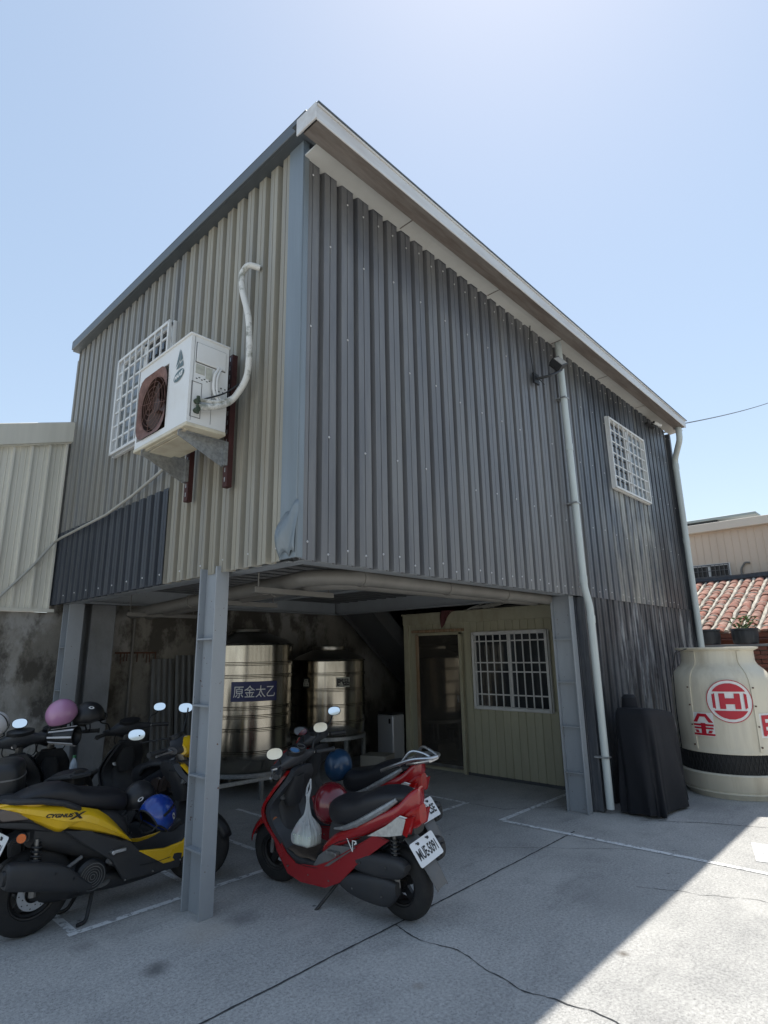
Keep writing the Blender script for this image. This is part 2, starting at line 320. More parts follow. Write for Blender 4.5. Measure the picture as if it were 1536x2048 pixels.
M['sticker'] = mat('pale_sticker', (.42, .42, .36), .5, 0, .2, 40)
M['cable'] = mat('grey_cable', (.40, .39, .35), .5, 0, .08, 6)
M['cover'] = mat('black_cover_cloth', (.006, .007, .011), .85, 0, .15, 5, ((.014, .014, .017),), .4, 3, bump=.1, bs=160)
M['tower'] = mat('cream_fibreglass', (.66, .61, .49), .42, 0, .06, 1.5, ((.45, .39, .29), (.56, .52, .43)), .55, 1.3, (4, 4, .5), dlo=.5, dhi=.68)
M['towerred'] = mat('red_print', (.46, .012, .03), .45, 0, .06, 5)
M['louvre'] = mat('black_mesh', (.012, .012, .012), .7, 0, .3, 40)
M['tile'] = mat('red_clay_tile', (.27, .105, .072), .9, 0, .3, 9, ((.45, .33, .27), (.11, .065, .055)), .85, 5, rnd=.22, bump=.2, bs=50)
M['mortar'] = mat('lime_mortar', (.50, .46, .39), .95, 0, .25, 8, ((.16, .145, .12),), .85, 6, bump=.5, bs=30)
M['brick'] = mat('dark_red_brick', (.17, .06, .04), .9, 0, .2, 9, ((.09, .05, .04),), .5, 8, rnd=.15)
M['beige'] = mat('beige_sheet', (.60, .49, .385), .55, 0, .05, 1.2, ((.52, .42, .33),), .4, 1, (2, 2, .5))
M['beigetrim'] = mat('pale_beige_trim', (.62, .55, .46), .55, 0, .05, 1.2)
M['farroof'] = mat('far_grey_roof', (.30, .33, .32), .5, .1, .1, 1)
M['farunder'] = mat('far_roof_underside', (.03, .032, .033), .8, 0, .1, 1)
M['leaf'] = mat('plant_leaf', (.09, .16, .04), .5, 0, .3, 20, ((.16, .22, .07),), .5, 14)
M['pot'] = mat('black_pot', (.02, .022, .026), .55, 0, .2, 6, ((.07, .075, .08),), .5, 4, (5, 5, .6))
M['paint'] = mat('worn_white_road_paint', (.74, .75, .75), .7, 0, .1, 12, ((.27, .27, .275),), .9, 20, dlo=.53, dhi=.60, fine=.1)
M['joint'] = mat('joint_dark', (.045, .046, .048), .95, 0, .3, 12)
M['cardboard'] = mat('grey_carton', (.30, .28, .24), .8, 0, .1, 4)
M['silvergrey'] = mat('silver_grey_casing', (.44, .45, .47), .4, .3, .05, 3)
M['cloth'] = mat('dull_red_cloth', (.10, .03, .03), .85, 0, .2, 9)
M['bottle'] = mat('clear_bottle', (.5, .58, .66), .1, 0, .1, 30, trans=.5)
M['green'] = mat('green_cap', (.03, .16, .07), .4)
M['sun_block_liner'] = mat('sun_block_panel', (.2, .2, .2), .8)

# concrete ground
def ground_mat():
    m = bpy.data.materials.new('concrete_ground'); m.use_nodes = True; t = m.node_tree; N = t.nodes; L = t.links; b = N['Principled BSDF']
    g = N.new('ShaderNodeNewGeometry')
    def noise(sc, det=4, ro=.6, loc=(0, 0, 0), vec=None):
        mp = N.new('ShaderNodeMapping'); mp.inputs['Location'].default_value = loc; L.new(vec or g.outputs['Position'], mp.inputs['Vector'])
        n = N.new('ShaderNodeTexNoise'); n.inputs['Scale'].default_value = sc; n.inputs['Detail'].default_value = det; n.inputs['Roughness'].default_value = ro; L.new(mp.outputs[0], n.inputs['Vector']); return n.outputs['Fac']
    def rng(s, a, b2, c, d):
        r = N.new('ShaderNodeMapRange'); r.inputs[1].default_value = a; r.inputs[2].default_value = b2; r.inputs[3].default_value = c; r.inputs[4].default_value = d; L.new(s, r.inputs[0]); return r.outputs[0]
    def mix(f, a, c, bt='MIX'):
        x = N.new('ShaderNodeMix'); x.data_type = 'RGBA'; x.blend_type = bt
        if isinstance(f, (int, float)): x.inputs[0].default_value = f
        else: L.new(f, x.inputs[0])
        if isinstance(a, tuple): x.inputs[6].default_value = (*a, 1)
        else: L.new(a, x.inputs[6])
        if isinstance(c, tuple): x.inputs[7].default_value = (*c, 1)
        else: L.new(c, x.inputs[7])
        return x.outputs[2]
    c = mix(rng(noise(.55, 7, .65), .35, .68, 0, 1), (.37, .366, .355), (.47, .462, .445))
    c = mix(rng(noise(2.0, 9, .72, (4, 1, 0)), .48, .70, 0, .6), c, (.25, .25, .248))
    sp = rng(noise(55, 4, .75), .3, .7, .64, 1.34); c = mix(1, c, sp, 'MULTIPLY')
    sp2 = rng(noise(240, 2, .6, (2, 2, 0)), .35, .65, .85, 1.15); c = mix(1, c, sp2, 'MULTIPLY')
    v = N.new('ShaderNodeTexVoronoi'); v.inputs['Scale'].default_value = 60; L.new(g.outputs['Position'], v.inputs['Vector'])
    c = mix(rng(v.outputs['Distance'], .12, .26, .6, 0), c, (.13, .13, .135))
    v2 = N.new('ShaderNodeTexVoronoi'); v2.inputs['Scale'].default_value = 44; L.new(g.outputs['Position'], v2.inputs['Vector'])
    c = mix(rng(v2.outputs['Distance'], .08, .16, .5, 0), c, (.55, .54, .52))
    v3 = N.new('ShaderNodeTexVoronoi'); v3.inputs['Scale'].default_value = 2.9; L.new(g.outputs['Position'], v3.inputs['Vector'])     # oil spots
    c = mix(rng(v3.outputs['Distance'], .03, .05, .75, 0), c, (.07, .07, .072))
    def spot(x, y, rad, col, amt, sx=1.):                       # stains and toned patches with ragged edges
        mp = N.new('ShaderNodeMapping'); mp.inputs['Location'].default_value = (-x * sx, -y, 0); mp.inputs['Scale'].default_value = (sx, 1, 0); L.new(g.outputs['Position'], mp.inputs['Vector'])
        ln = N.new('ShaderNodeVectorMath'); ln.operation = 'LENGTH'; L.new(mp.outputs[0], ln.inputs[0])
        ad = N.new('ShaderNodeMath'); ad.operation = 'MULTIPLY_ADD'; L.new(noise(9, 5, .7, (x, y, 0)), ad.inputs[0]); ad.inputs[1].default_value = rad * 1.1; L.new(ln.outputs['Value'], ad.inputs[2])
        return mix(rng(ad.outputs[0], rad * .75, rad * 1.45, amt, 0), c, col)
    sm = N.new('ShaderNodeMapping'); sm.inputs['Scale'].default_value = (.5, 2.6, 1); sm.inputs['Rotation'].default_value = (0, 0, .35); L.new(g.outputs['Position'], sm.inputs['Vector'])
    c = mix(rng(noise(1.6, 7, .7, (9, 2, 0), sm.outputs[0]), .56, .74, 0, .5), c, (.20, .198, .195))      # tyre scuffs
    c = mix(rng(noise(7.5, 6, .75, (5, 5, 0)), .60, .74, 0, .45), c, (.23, .228, .222))
    c = mix(rng(noise(.9, 6, .7, (2, 8, 0)), .52, .66, 0, .4), c, (.52, .51, .485))
    c = spot(1.78, 3.42, .11, (.10, .10, .10), .75)
    c = spot(2.2, 3.62, .28, (.42, .38, .33), .5)
    c = spot(2.45, 3.6, .16, (.14, .14, .14), .55)
    c = spot(3.6, 1.6, .05, (.12, .105, .09), .9)
    c = spot(2.6, 2.25, .05, (.28, .25, .215), .6)
    c = spot(7.3, 2.2, .45, (.22, .22, .22), .6)
    c = spot(3.1, 2.95, .3, (.2, .2, .2), .5)
    c = spot(4.2, 5.0, .9, (.17, .168, .165), .55)  # broad darker patches on the bay floor, here and just below
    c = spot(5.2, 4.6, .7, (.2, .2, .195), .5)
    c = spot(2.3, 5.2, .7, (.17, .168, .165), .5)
    c = spot(1.2, 2.4, .5, (.29, .285, .28), .5)
    c = spot(4.3, 1.9, .5, (.30, .298, .29), .5)
    c = spot(1.62, 4.0, .10, (.2, .2, .2), .5)
    L.new(c, b.inputs['Base Color']); b.inputs['Roughness'].default_value = .85; b.inputs['Specular IOR Level'].default_value = .35
    bp = N.new('ShaderNodeBump'); bp.inputs['Strength'].default_value = .35; bp.inputs['Distance'].default_value = .006
    L.new(noise(120, 4, .7), bp.inputs['Height']); L.new(bp.outputs[0], b.inputs['Normal'])
    return m
M['ground'] = ground_mat()
# ------------------------------------------------------------------ ground and markings
g = MB(); g.add([(-150, -150, 0), (150, -150, 0), (150, 150, 0), (-150, 150, 0)], [(0, 1, 2, 3)])
gr = g.build('ground', M['ground'], smooth=False); tag(gr, 'grey speckled concrete yard in front of and under the metal building', kind='structure')
def strip(name, x0, y0, x1, y1, wd, m=M['paint'], z=.004, label=None):
    mb = MB(); d = Vector((x1 - x0, y1 - y0, 0)).normalized(); p = Vector((-d.y, d.x, 0)) * wd / 2; a = Vector((x0, y0, z)); b = Vector((x1, y1, z))
    n = max(2, int((b - a).length / .25)); 
    L0 = []; 
    for i in range(n + 1):
        q = a.lerp(b, i / n); L0 += [q - p * random.uniform(.9, 1.08), q + p * random.uniform(.9, 1.08)]
    mb.add(L0, [(2 * i, 2 * i + 2, 2 * i + 3, 2 * i + 1) for i in range(n)])
    o = mb.build(name, m, smooth=False, origin=(x0, y0, 0)); tag(o, label, kind='structure'); return o
strip('parking_line', 1.6, 4.21, 5.74, 4.21, .055)
strip('parking_line', 1.64, 4.24, 1.64, 6.3, .055)
strip('parking_line', 2.5, 4.24, 2.5, 6.3, .05)
strip('parking_line', 3.28, 4.24, 3.28, 6.3, .05)
strip('parking_line', 3.95, 4.24, 3.95, 6.0, .05)
strip('parking_line', 5.77, 4.18, 5.77, 5.9, .05)
strip('parking_line', 5.42, 3.54, 7.0, 3.54, .06)
strip('parking_line', 5.42, 3.51, 5.50, .2, .06)
# worn painted patch at the frame edge
mb = MB(); mb.add([(5.72, 1.38, .004), (6.22, 1.52, .004), (6.25, .9, .004), (5.85, .9, .004)], [(0, 1, 2, 3)])
tag(mb.build('road_marking', M['paint'], smooth=False, origin=(5.9, 1.1, 0)), kind='structure')
def wob(pts, wd, name, z=.003, amp=.02, m=M['joint']):
    P = []
    for i in range(len(pts) - 1):
        a, b = Vector((*pts[i], z)), Vector((*pts[i + 1], z)); n = max(2, int((b - a).length / .03)); w1 = w2 = 0
        for k in range(n):
            w1 = .8 * w1 + random.uniform(-amp, amp) * .7; w2 = .8 * w2 + random.uniform(-amp, amp) * .7; e_ = math.sin(PI * k / n) ** .5 if amp > .004 else 1; P.append(a.lerp(b, k / n) + Vector((w1 * e_, w2 * e_, 0)))
    P.append(Vector((*pts[-1], z))); vs = []
    for i, p in enumerate(P):
        d = (P[min(i + 1, len(P) - 1)] - P[max(i - 1, 0)]).normalized(); q = Vector((-d.y, d.x, 0)) * wd * (random.uniform(.35, 1.5) if amp > .004 else random.uniform(.7, 1.2)) / 2; vs += [p - q, p + q]
    mb = MB(); mb.add(vs, [(2 * i, 2 * i + 2, 2 * i + 3, 2 * i + 1) for i in range(len(P) - 1)])
    tag(mb.build(name, m, smooth=False, origin=(*pts[0], 0)), kind='structure')
wob([(-2, 2.79), (1.69, 2.8), (3.6, 2.8), (5.55, 2.82)], .012, 'expansion_joint', amp=.003)
wob([(3.03, 2.8), (2.98, 2.52), (3.02, 2.29), (2.95, 2.05), (2.91, 1.85), (2.95, 1.68), (2.98, 1.5), (2.92, 1.2), (2.95, .6)], .008, 'ground_crack', amp=.012)
wob([(4.55, 3.3), (5.3, 2.35), (5.6, 1.9)], .004, 'ground_crack', amp=.006)
wob([(6.3, 2.5), (6.6, 2.0), (6.9, 1.2)], .009, 'ground_crack', amp=.015)
wob([(6.3, 3.3), (5.8, 3.75), (5.75, 4.4)], .007, 'ground_crack', amp=.01)
wob([(4.6, 1.9), (4.9, 1.2), (4.8, .8)], .004, 'ground_crack', amp=.02)

# ------------------------------------------------------------------ main metal building
B = thing('metal_building', 'two-storey dark grey corrugated metal building raised on grey steel columns over a parking bay', 'building', (6.4, 5.0, 0))
def sheet(n, pitch, h, crest, gro, dep, ridge=True):
    """profile of n ribs: (u, d) with narrow grooves; d = outward"""
    s = (pitch - crest - gro) / 2; P = []
    for i in range(n):
        u = i * pitch
        P += [(u, dep)]
        if ridge:
            for q in (.48,): P += [(u + crest * q - .004, dep), (u + crest * q - .002, dep - .006), (u + crest * q + .002, dep - .006), (u + crest * q + .004, dep)]
        P += [(u + crest, dep), (u + crest + s, 0), (u + crest + s + gro, 0)]
    P += [(n * pitch, dep), (n * pitch + .012, dep)]
    return P
def sheet_mesh(name, prof, h, m, fn, zs=None):
    mb = MB(); zs = zs or [0, h]; k = len(prof)
    vs = [fn(u, d, z) for z in zs for u, d in prof]
    mb.add(vs, [(a * k + i, a * k + i + 1, (a + 1) * k + i + 1, (a + 1) * k + i) for a in range(len(zs) - 1) for i in range(k - 1)])
    return mb.mesh(name, m, smooth=False)
fr = lambda u, d, z: (u, -d, z)          # right wall: u=+x, outward=-y
fl = lambda u, d, z: (-d, u, z)          # left wall: u=+y, outward=-x
P4 = sheet(4, .18, 1, .124, .034, .042); b0 = B.location
me_u = sheet_mesh('wall_panel', P4, 1, M['right'], fr, [0, 3.16]); x = 2.30; i = 0
while x < 6.30:
    o = linkmesh('wall_panel', me_u, B, Vector((x, 2.942 + .003 * (i % 2), 2.245)) - b0); x += .72; i += 1
x6 = x                                    # 6.78
n2 = [('r', 3.14, 2.26, M['right']), ('l', 2.28, 0.0, M['rightdark'])]
me_a = sheet_mesh('wall_panel', P4, 1, M['rightblue'], fr, [0, 3.155])
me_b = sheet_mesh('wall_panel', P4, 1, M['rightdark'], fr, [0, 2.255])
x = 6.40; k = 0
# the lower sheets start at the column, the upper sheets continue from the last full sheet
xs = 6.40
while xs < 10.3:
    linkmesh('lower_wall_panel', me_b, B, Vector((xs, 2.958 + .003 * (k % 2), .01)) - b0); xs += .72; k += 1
xs = x6; k = 0
while xs < 10.2:
    linkmesh('wall_panel', me_a, B, Vector((xs, 2.942 + .003 * (k % 2), 2.25)) - b0); xs += .72; k += 1
XR = 10.50
# left face
Pl = sheet(5, .162, 1, .094, .044, .050)
me_l1 = sheet_mesh('wall_panel', Pl, 1, M['left'], fl, [0, 3.235]); me_l2 = sheet_mesh('wall_panel', Pl, 1, M['leftgrey'], fl, [0, 2.42])
me_l3 = sheet_mesh('wall_panel', Pl, 1, M['leftdark'], fl, [0, .84])
y = 3.06
for k in range(2): linkmesh('wall_panel', me_l1, B, Vector((2.314 + .003 * (k % 2), y, 2.245)) - b0); y += .81
yk = y; k = 0
Pe = sheet(2, .162, 1, .094, .044, .050)
me_e2 = sheet_mesh('wall_panel', Pe, 1, M['leftgrey'], fl, [0, 2.42]); me_e3 = sheet_mesh('wall_panel', Pe, 1, M['leftdark'], fl, [0, .84])
while y < 7.2:
    last = y > 7.0
    linkmesh('wall_panel', me_e2 if last else me_l2, B, Vector((2.314 + .003 * (k % 2), y, 3.06)) - b0)
    linkmesh('dark_wall_panel', me_e3 if last else me_l3, B, Vector((2.304 + .003 * (k % 2), y, 2.245)) - b0); y += .81; k += 1
YL = 7.45
for o_ in B.children:
    if 'wall_panel' in o_.name: o_.rotation_euler = (random.uniform(-.0012, .0012), random.uniform(-.0009, .0009), random.uniform(-.004, .004))
# unseen walls added behind the sheets to block sun and give depth
mb = MB(); mb.box(2.345, XR, 2.985, 3.0, 2.3, 5.4); mb.box(2.345, 2.36, 3.0, YL, 2.3, 5.47); mb.box(6.46, XR, 2.985, 3.0, 0, 2.3)
mb.box(2.285, XR, YL, YL + .1, 2.3, 5.4); mb.box(XR - .08, XR - .04, 2.96, YL, 0, 5.4)
mb.build('sun_block_liner', M['sun_block_liner'], B, smooth=False)
# corner trims
mb = MB(); mb.box(2.256, 2.266, 2.888, 3.06, 2.25, 5.475); mb.box(2.266, 2.315, 2.888, 2.897, 2.25, 5.475)
mb.build('corner_trim', M['trim'], B, bevel=.006)
mb = MB()                                   # torn flap at the foot of the corner trim
def flap(u, v):
    return (2.250 - .055 * math.sin(v * PI) * (u ** 1.3) - .01 * math.sin(u * 9 + v * 5), 2.892 + .15 * u - .03 * v * (1 - u), 2.28 + .34 * v - .10 * u * v + .02 * math.sin(u * 11))
mb.grid(10, 10, flap); mb.build('torn_trim_flap', M['trim'], B, solid=.003)
mb = MB(); mb.box(10.46, 10.53, 2.885, 2.97, 0.01, 5.33); mb.build('corner_trim', M['rightdark'], B, bevel=.004)
mb = MB(); mb.box(6.33, 6.40, 2.868, 3.02, 0.01, 2.24); mb.box(6.30, 6.33, 2.96, 3.02, 0.01, 2.24); mb.build('end_trim', M['rightdark'], B, bevel=.004)
# screws (stuff)
mb = MB()
def scr(x, y, z, ax):
    c = Vector((x, y, z)); r = .009
    vs = []
    for j in range(6):
        t = 2 * PI * j / 6; a, b_ = math.cos(t) * r, math.sin(t) * r
        vs.append((x + a, y - .001, z + b_) if ax == 'y' else (x - .001, y + a, z + b_))
    vs.append((x, y - .010, z) if ax == 'y' else (x - .010, y, z)); mb.add(vs, [(j, (j + 1) % 6, 6) for j in range(6)])
x = 2.30; j = 0
while x < 10.4:
    for k, z in enumerate((2.33, 3.12, 3.95, 4.72, 5.2)):
        zz = z + random.uniform(-.035, .035)
        if (k in (0, 4) or (j + k) % 2 == 0) and random.random() < .85: scr(x + .06, 2.898, zz, 'y')
    x += .18; j += 1
y = 3.06
while y < 7.2:
    for z in (2.33,): scr(2.268 if y < yk else 2.256, y + .05, z + random.uniform(-.01, .01), 'x')
    y += .162 * 2
mb.build('screw_heads', M['screw'], B)['kind'] = 'stuff'
# roof, rake cap, gutter, soffit
mb = MB(); mb.box(2.19, XR + .05, 2.76, YL + .02, 5.47, 5.53); mb.build('roof', M['rake'], B)
mb = MB(); mb.box(2.165, 2.22, 2.76, YL + .0, 5.475, 5.575); mb.box(2.165, 2.30, 2.76, YL + .0, 5.575, 5.59); mb.build('rake_trim', M['rake'], B, bevel=.006)
mb = MB(); pass
G = MB()
G.cm = 0; G.box(2.06, 10.08, 2.50, 2.512, 5.222, 5.335); G.box(2.06, 10.08, 2.488, 2.52, 5.335, 5.350); G.box(2.06, 2.072, 2.512, 2.70, 5.235, 5.335)
G.box(10.068, 10.08, 2.512, 2.70, 5.235, 5.335)
G.build('gutter', M['gutter'], B, bevel=.004)
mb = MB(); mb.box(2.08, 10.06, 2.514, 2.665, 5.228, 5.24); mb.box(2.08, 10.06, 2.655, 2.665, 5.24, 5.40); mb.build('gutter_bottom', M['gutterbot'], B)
mb = MB(); mb.box(2.048, 2.06, 2.495, 2.71, 5.22, 5.355); mb.build('gutter_end_cap', M['gutter'], B, bevel=.003)
mb = MB(); mb.box(2.06, 10.12, 2.482, 2.78, 5.350, 5.362); mb.build('roof_edge', M['rake'], B)
# soffit board with an edge scalloped round the ribs
pr = []; x = 2.30
while x < 10.5: pr += [(x, 2.897), (x + .125, 2.897), (x + .135, 2.937), (x + .165, 2.937)]; x += .18
poly = [(2.27, 2.667)] + [(2.27, 2.897)] + pr + [(10.5, 2.667)]
mb = MB(); mb.prism(poly, lambda u, v, d: (u, v, d), 5.335, 5.35); mb.build('soffit', M['soffit'], B, smooth=False)
mb = MB(); 
for xx in (3.35, 4.75, 6.15, 7.5, 8.9): mb.box(xx, xx + .008, 2.67, 2.89, 5.331, 5.336)
mb.build('soffit_joints', M['gutterbot'], B, smooth=False)['kind'] = 'stuff'
# under-deck: steel deck sheets and beams
mb = MB(); Pd = []; u = 0
me_d = None
prof = []; u = 0.
for k in range(5): prof += [(u, 0), (u + .10, 0), (u + .115, -.04), (u + .185, -.04)]; u += .2
prof += [(u, 0)]
mbd = MB(); kk = len(prof)
mbd.add([(xx, q, zz) for xx in (0, 8.2) for q, zz in prof], [(i, i + 1, kk + i + 1, kk + i) for i in range(kk - 1)]); me_d = mbd.mesh('deck_sheet', M['deck'], smooth=False)
y = 2.97
while y < 7.3: linkmesh('deck_sheet', me_d, B, Vector((2.31, y, 2.47)) - b0); y += 1.0
def ibeam(a, b, h=.22, wd=.12, tw=.01, tf=.012, m=None, name='beam'):
    mb = MB(); a = Vector(a); b = Vector(b)
    up = Vector((0, 0, 1))
    mb.bar(a, b, tw, h - 2 * tf); mb.bar(a + up * (h / 2 - tf / 2), b + up * (h / 2 - tf / 2), wd, tf); mb.bar(a - up * (h / 2 - tf / 2), b - up * (h / 2 - tf / 2), wd, tf)
    return mb.build(name, m or M['steel'], B, smooth=False)
ibeam((2.4, 3.03, 2.36), (6.3, 3.03, 2.36)); ibeam((2.42, 3.1, 2.36), (2.42, 7.3, 2.36)); ibeam((6.3, 3.1, 2.36), (6.3, 7.0, 2.36)); ibeam((2.5, 6.95, 2.36), (6.24, 6.95, 2.36))
ibeam((4.3, 3.1, 2.38), (4.3, 6.88, 2.38), .17, .08)
def hcol(x, y, top=2.25, wx=.22, dy=.26, zs=(.39, .85, 1.31, 1.77), base=True):
    """H column: flanges face +-y, web in the y-z plane, open channel towards -x and +x"""
    mb = MB(); tf = .014; tw = .010
    mb.box(x - wx / 2, x + wx / 2, y - dy / 2, y - dy / 2 + tf, 0, top); mb.box(x - wx / 2, x + wx / 2, y + dy / 2 - tf, y + dy / 2, 0, top)
    mb.box(x - tw / 2, x + tw / 2, y - dy / 2 + tf, y + dy / 2 - tf, 0, top)
    c = mb.build('column', M['steel'], B, smooth=False, bevel=.003)
    for z in zs:
        for sx in (-1, 1):
            s = MB(); s.box(min(x + sx * tw / 2, x + sx * (wx / 2 + .002)), max(x + sx * tw / 2, x + sx * (wx / 2 + .002)), y - dy / 2 + tf, y + dy / 2 - tf, z - .006, z + .006)
            s.build('stiffener', M['steel'], c, smooth=False)
    return c
hcol(2.279, 3.885, top=2.29, wx=.108, dy=.236); hcol(6.21, 3.075, wx=.108, dy=.236); hcol(2.43, 7.15, wx=.16, dy=.2)
# windows with white security grilles on both faces
def grille_window(parent, o, du, dn, wd, hh, nv, nh, proud=.06, gm='whitegrille', hs=None, panes=('glass', 'glassgrey'), fw=.035, bw=.016):
    """o = lower corner, du = unit vector along the width, dn = outward"""
    o = Vector(o); du = Vector(du); dn = Vector(dn); up = Vector((0, 0, 1))
    mb = MB()
    for p, q in ((o, o + du * wd), (o + up * hh, o + up * hh + du * wd), (o - up * fw / 2, o + up * (hh + fw / 2)), (o + du * wd - up * fw / 2, o + du * wd + up * (hh + fw / 2))):
        mb.bar(p + dn * (proud - .0), q + dn * (proud - .0), fw if abs((q - p).z) < .1 else fw, fw * .9, up=dn)
    fr_ = mb.build('window', M[gm], parent, smooth=False, bevel=.003)
    s = MB()
    for p, q in ((o, o + du * wd), (o + up * hh, o + up * hh + du * wd), (o - up * .02, o + up * (hh + .02)), (o + du * wd - up * .02, o + du * wd + up * (hh + .02)), (o + du * wd / 2, o + du * wd / 2 + up * hh)):
        s.bar(p + dn * .014, q + dn * .014, .05, .03, up=dn)
    s.build('frame', M['white'], fr_, smooth=False)
    for j in range(2):
        g_ = MB(); a = o + du * (wd / 2 * j) + dn * (.006 + .006 * j); g_.add([a, a + du * wd / 2, a + du * wd / 2 + up * hh, a + up * hh], [(0, 1, 2, 3)])
        g_.build('pane', M[panes[j]], fr_, smooth=False)
    for i in range(1, nv):
        b_ = MB(); a = o + du * (wd * i / nv) + dn * (proud + .004); b_.bar(a, a + up * hh, bw, bw * .8, up=dn); b_.build('bar', M[gm], fr_, smooth=False)
    for z in (hs or [hh * i / nh for i in range(1, nh)]):
        b_ = MB(); a = o + up * z + dn * (proud - .006); b_.bar(a, a + du * wd, bw * 1.15, bw * .8, up=dn); b_.build('bar', M[gm], fr_, smooth=False)
    return fr_
grille_window(B, (7.64, 2.898, 3.79), (1, 0, 0), (0, -1, 0), 1.32, 1.0, 8, 6, proud=.045, bw=.015, fw=.03)
grille_window(B, (2.266, 5.93, 3.69), (0, -1, 0), (-1, 0, 0), 1.12, 1.05, 8, 7, proud=.06, panes=('glassgrey', 'glass'), bw=.017, fw=.03)
# downpipes
def ring(mb, p, d, r, w_=.05):
    p = Vector(p); d = Vector(d).normalized(); mb.tube([p - d * w_ / 2, p + d * w_ / 2], r, 16)
def polytube(pts, rad=.06, n=5):                # rounded corners
    out = [Vector(pts[0])]
    for i in range(1, len(pts) - 1):
        a, b, c = Vector(pts[i - 1]), Vector(pts[i]), Vector(pts[i + 1]); d1 = (a - b).normalized(); d2 = (c - b).normalized(); r = min(rad, (a - b).length * .45, (c - b).length * .45)
        for k in range(n + 1):
            t = k / n; out.append((b + d1 * r) * (1 - t) ** 2 + b * 2 * t * (1 - t) + (b + d2 * r) * t * t)
    out.append(Vector(pts[-1])); return out
mb = MB(); mb.tube(polytube([(6.20, 2.82, 5.334), (6.27, 2.82, 2.34), (6.32, 2.80, 2.12), (6.34, 2.80, .05)]), .04, 16); 
for p in ((6.231, 2.82, 3.98), (6.267, 2.82, 2.42), (6.325, 2.80, 1.98)): ring(mb, p, (0, 0, 1), .0445, .08)
dp = mb.build('downpipe', M['downpipe'], B)
for p in ((6.245, 2.82, 3.3), (6.215, 2.82, 4.6), (6.335, 2.80, .55)):
    s = MB(); s.box(p[0] - .05, p[0] + .05, p[1] - .046, 2.90, p[2] - .008, p[2] + .008); s.build('clip', M['galv'], dp, smooth=False)
mb = MB(); mb.tube(polytube([(10.0, 2.6, 5.23), (10.0, 2.6, 5.03), (10.42, 2.835, 4.83), (10.42, 2.835, .05)], .1), .048, 16); ring(mb, (10.42, 2.835, 3.4), (0, 0, 1), .053, .09); ring(mb, (10.42, 2.835, 4.7), (0, 0, 1), .053, .09)
mb.build('downpipe', M['downpipe'], B)

# ------------------------------------------------------------------ pipes under the deck
mb = MB(); mb.tube(polytube([(6.12, 3.2, 2.22), (2.95, 3.13, 2.205), (2.72, 3.3, 2.20), (3.12, 7.2, 2.17)], .22, 8), .06, 16)
for p, d in (((4.2, 3.16, 2.21), (1, 0, 0)), ((3.1, 3.135, 2.206), (1, 0, 0)), ((5.2, 3.18, 2.213), (1, 0, 0)), ((2.80, 4.0, 2.195), (.1, 1, 0)), ((2.93, 5.4, 2.185), (.1, 1, 0))): ring(mb, p, d, .067, .06)
o = mb.build('drain_pipe', M['pvc'], origin=(2.9, 3.2, 2.2)); tag(o, 'thick grey drain pipe with an elbow, outermost under the overhang behind the wall edge', 'pipe', 'drain pipes under the deck')
mb = MB(); mb.tube(polytube([(6.12, 3.36, 2.20), (3.15, 3.32, 2.185), (2.93, 3.5, 2.18), (3.32, 7.2, 2.15)], .22, 8), .045, 14); ring(mb, (2.98, 4.1, 2.178), (.1, 1, 0), .052, .06)
o = mb.build('drain_pipe', M['pvc'], origin=(3.1, 3.4, 2.2)); tag(o, 'thinner grey drain pipe running inside the thick elbowed pipe under the deck', 'pipe', 'drain pipes under the deck')
for (x0, x1, y) , lab in zip(((2.45, 3.22, 3.62), (2.75, 3.45, 4.7), (2.8, 3.65, 6.6)), ('steel angle hanger nearest the building corner, carrying the pipes', 'steel angle hanger behind the front column, carrying the pipes', 'steel angle hanger near the back wall, carrying the pipes')):
    mb = MB(); mb.box(x0, x1, y - .02, y + .02, 2.10, 2.106); mb.box(x0, x1, y - .02, y - .014, 2.106, 2.14)
    mb.tube([(x0 + .04, y, 2.1), (x0 + .04, y, 2.45)], .005, 6); mb.tube([(x1 - .04, y, 2.1), (x1 - .04, y, 2.45)], .005, 6)
    o = mb.build('pipe_hanger', M['pvc'], smooth=False, origin=(x0, y, 2.1)); tag(o, lab, 'hanger', 'pipe hangers under the deck')

# ------------------------------------------------------------------ neighbour shed, back wall, columns
S = thing('cream_shed', 'pale cream ribbed sheet metal shed wall standing on the stained concrete wall', 'building', (1.0, 7.4, 2.2))
prof = [(0, 0), (.052, 0), (.056, .006), (.062, 0), (.112, 0), (.116, .006), (.122, 0), (.155, 0), (.163, .030), (.183, .030), (.19, 0)]
def shed_panel(x0, z0, zt):
    mb = MB(); vs = []
    for top in (0, 1):
        for r in range(3):
            for u, d in prof: vs.append((x0 + r * .182 + u * .182 / .19, 7.38 - d, (zt(x0 + r * .182 + u)) if top else z0))
    k = len(prof) * 3; mb.add(vs, [(i, i + 1, k + i + 1, k + i) for i in range(k - 1)])
    return mb.build('wall_panel', M['cream'], S, smooth=False)
zt = lambda x: 4.24 + .31 * (x - 2.28)
x = 2.24 - .546
for k in range(6): shed_panel(x, 2.2, zt); x -= .546
mb = MB(); a = Vector((2.30, 7.335, zt(2.30) + .115)); b = Vector((-1.2, 7.335, zt(-1.2) + .115)); mb.bar(a, b, .05, .25); mb.build('rake_cap', M['cream'], S, bevel=.006)
mb = MB(); mb.bar((2.30, 7.34, zt(2.3) - .02), (-1.2, 7.34, zt(-1.2) - .02), .02, .02); mb.build('cap_lip', M['cream'], S)
mb = MB(); mb.box(-1.2, 2.285, 7.34, 7.39, 2.165, 2.20); mb.build('base_flashing', M['cream'], S)
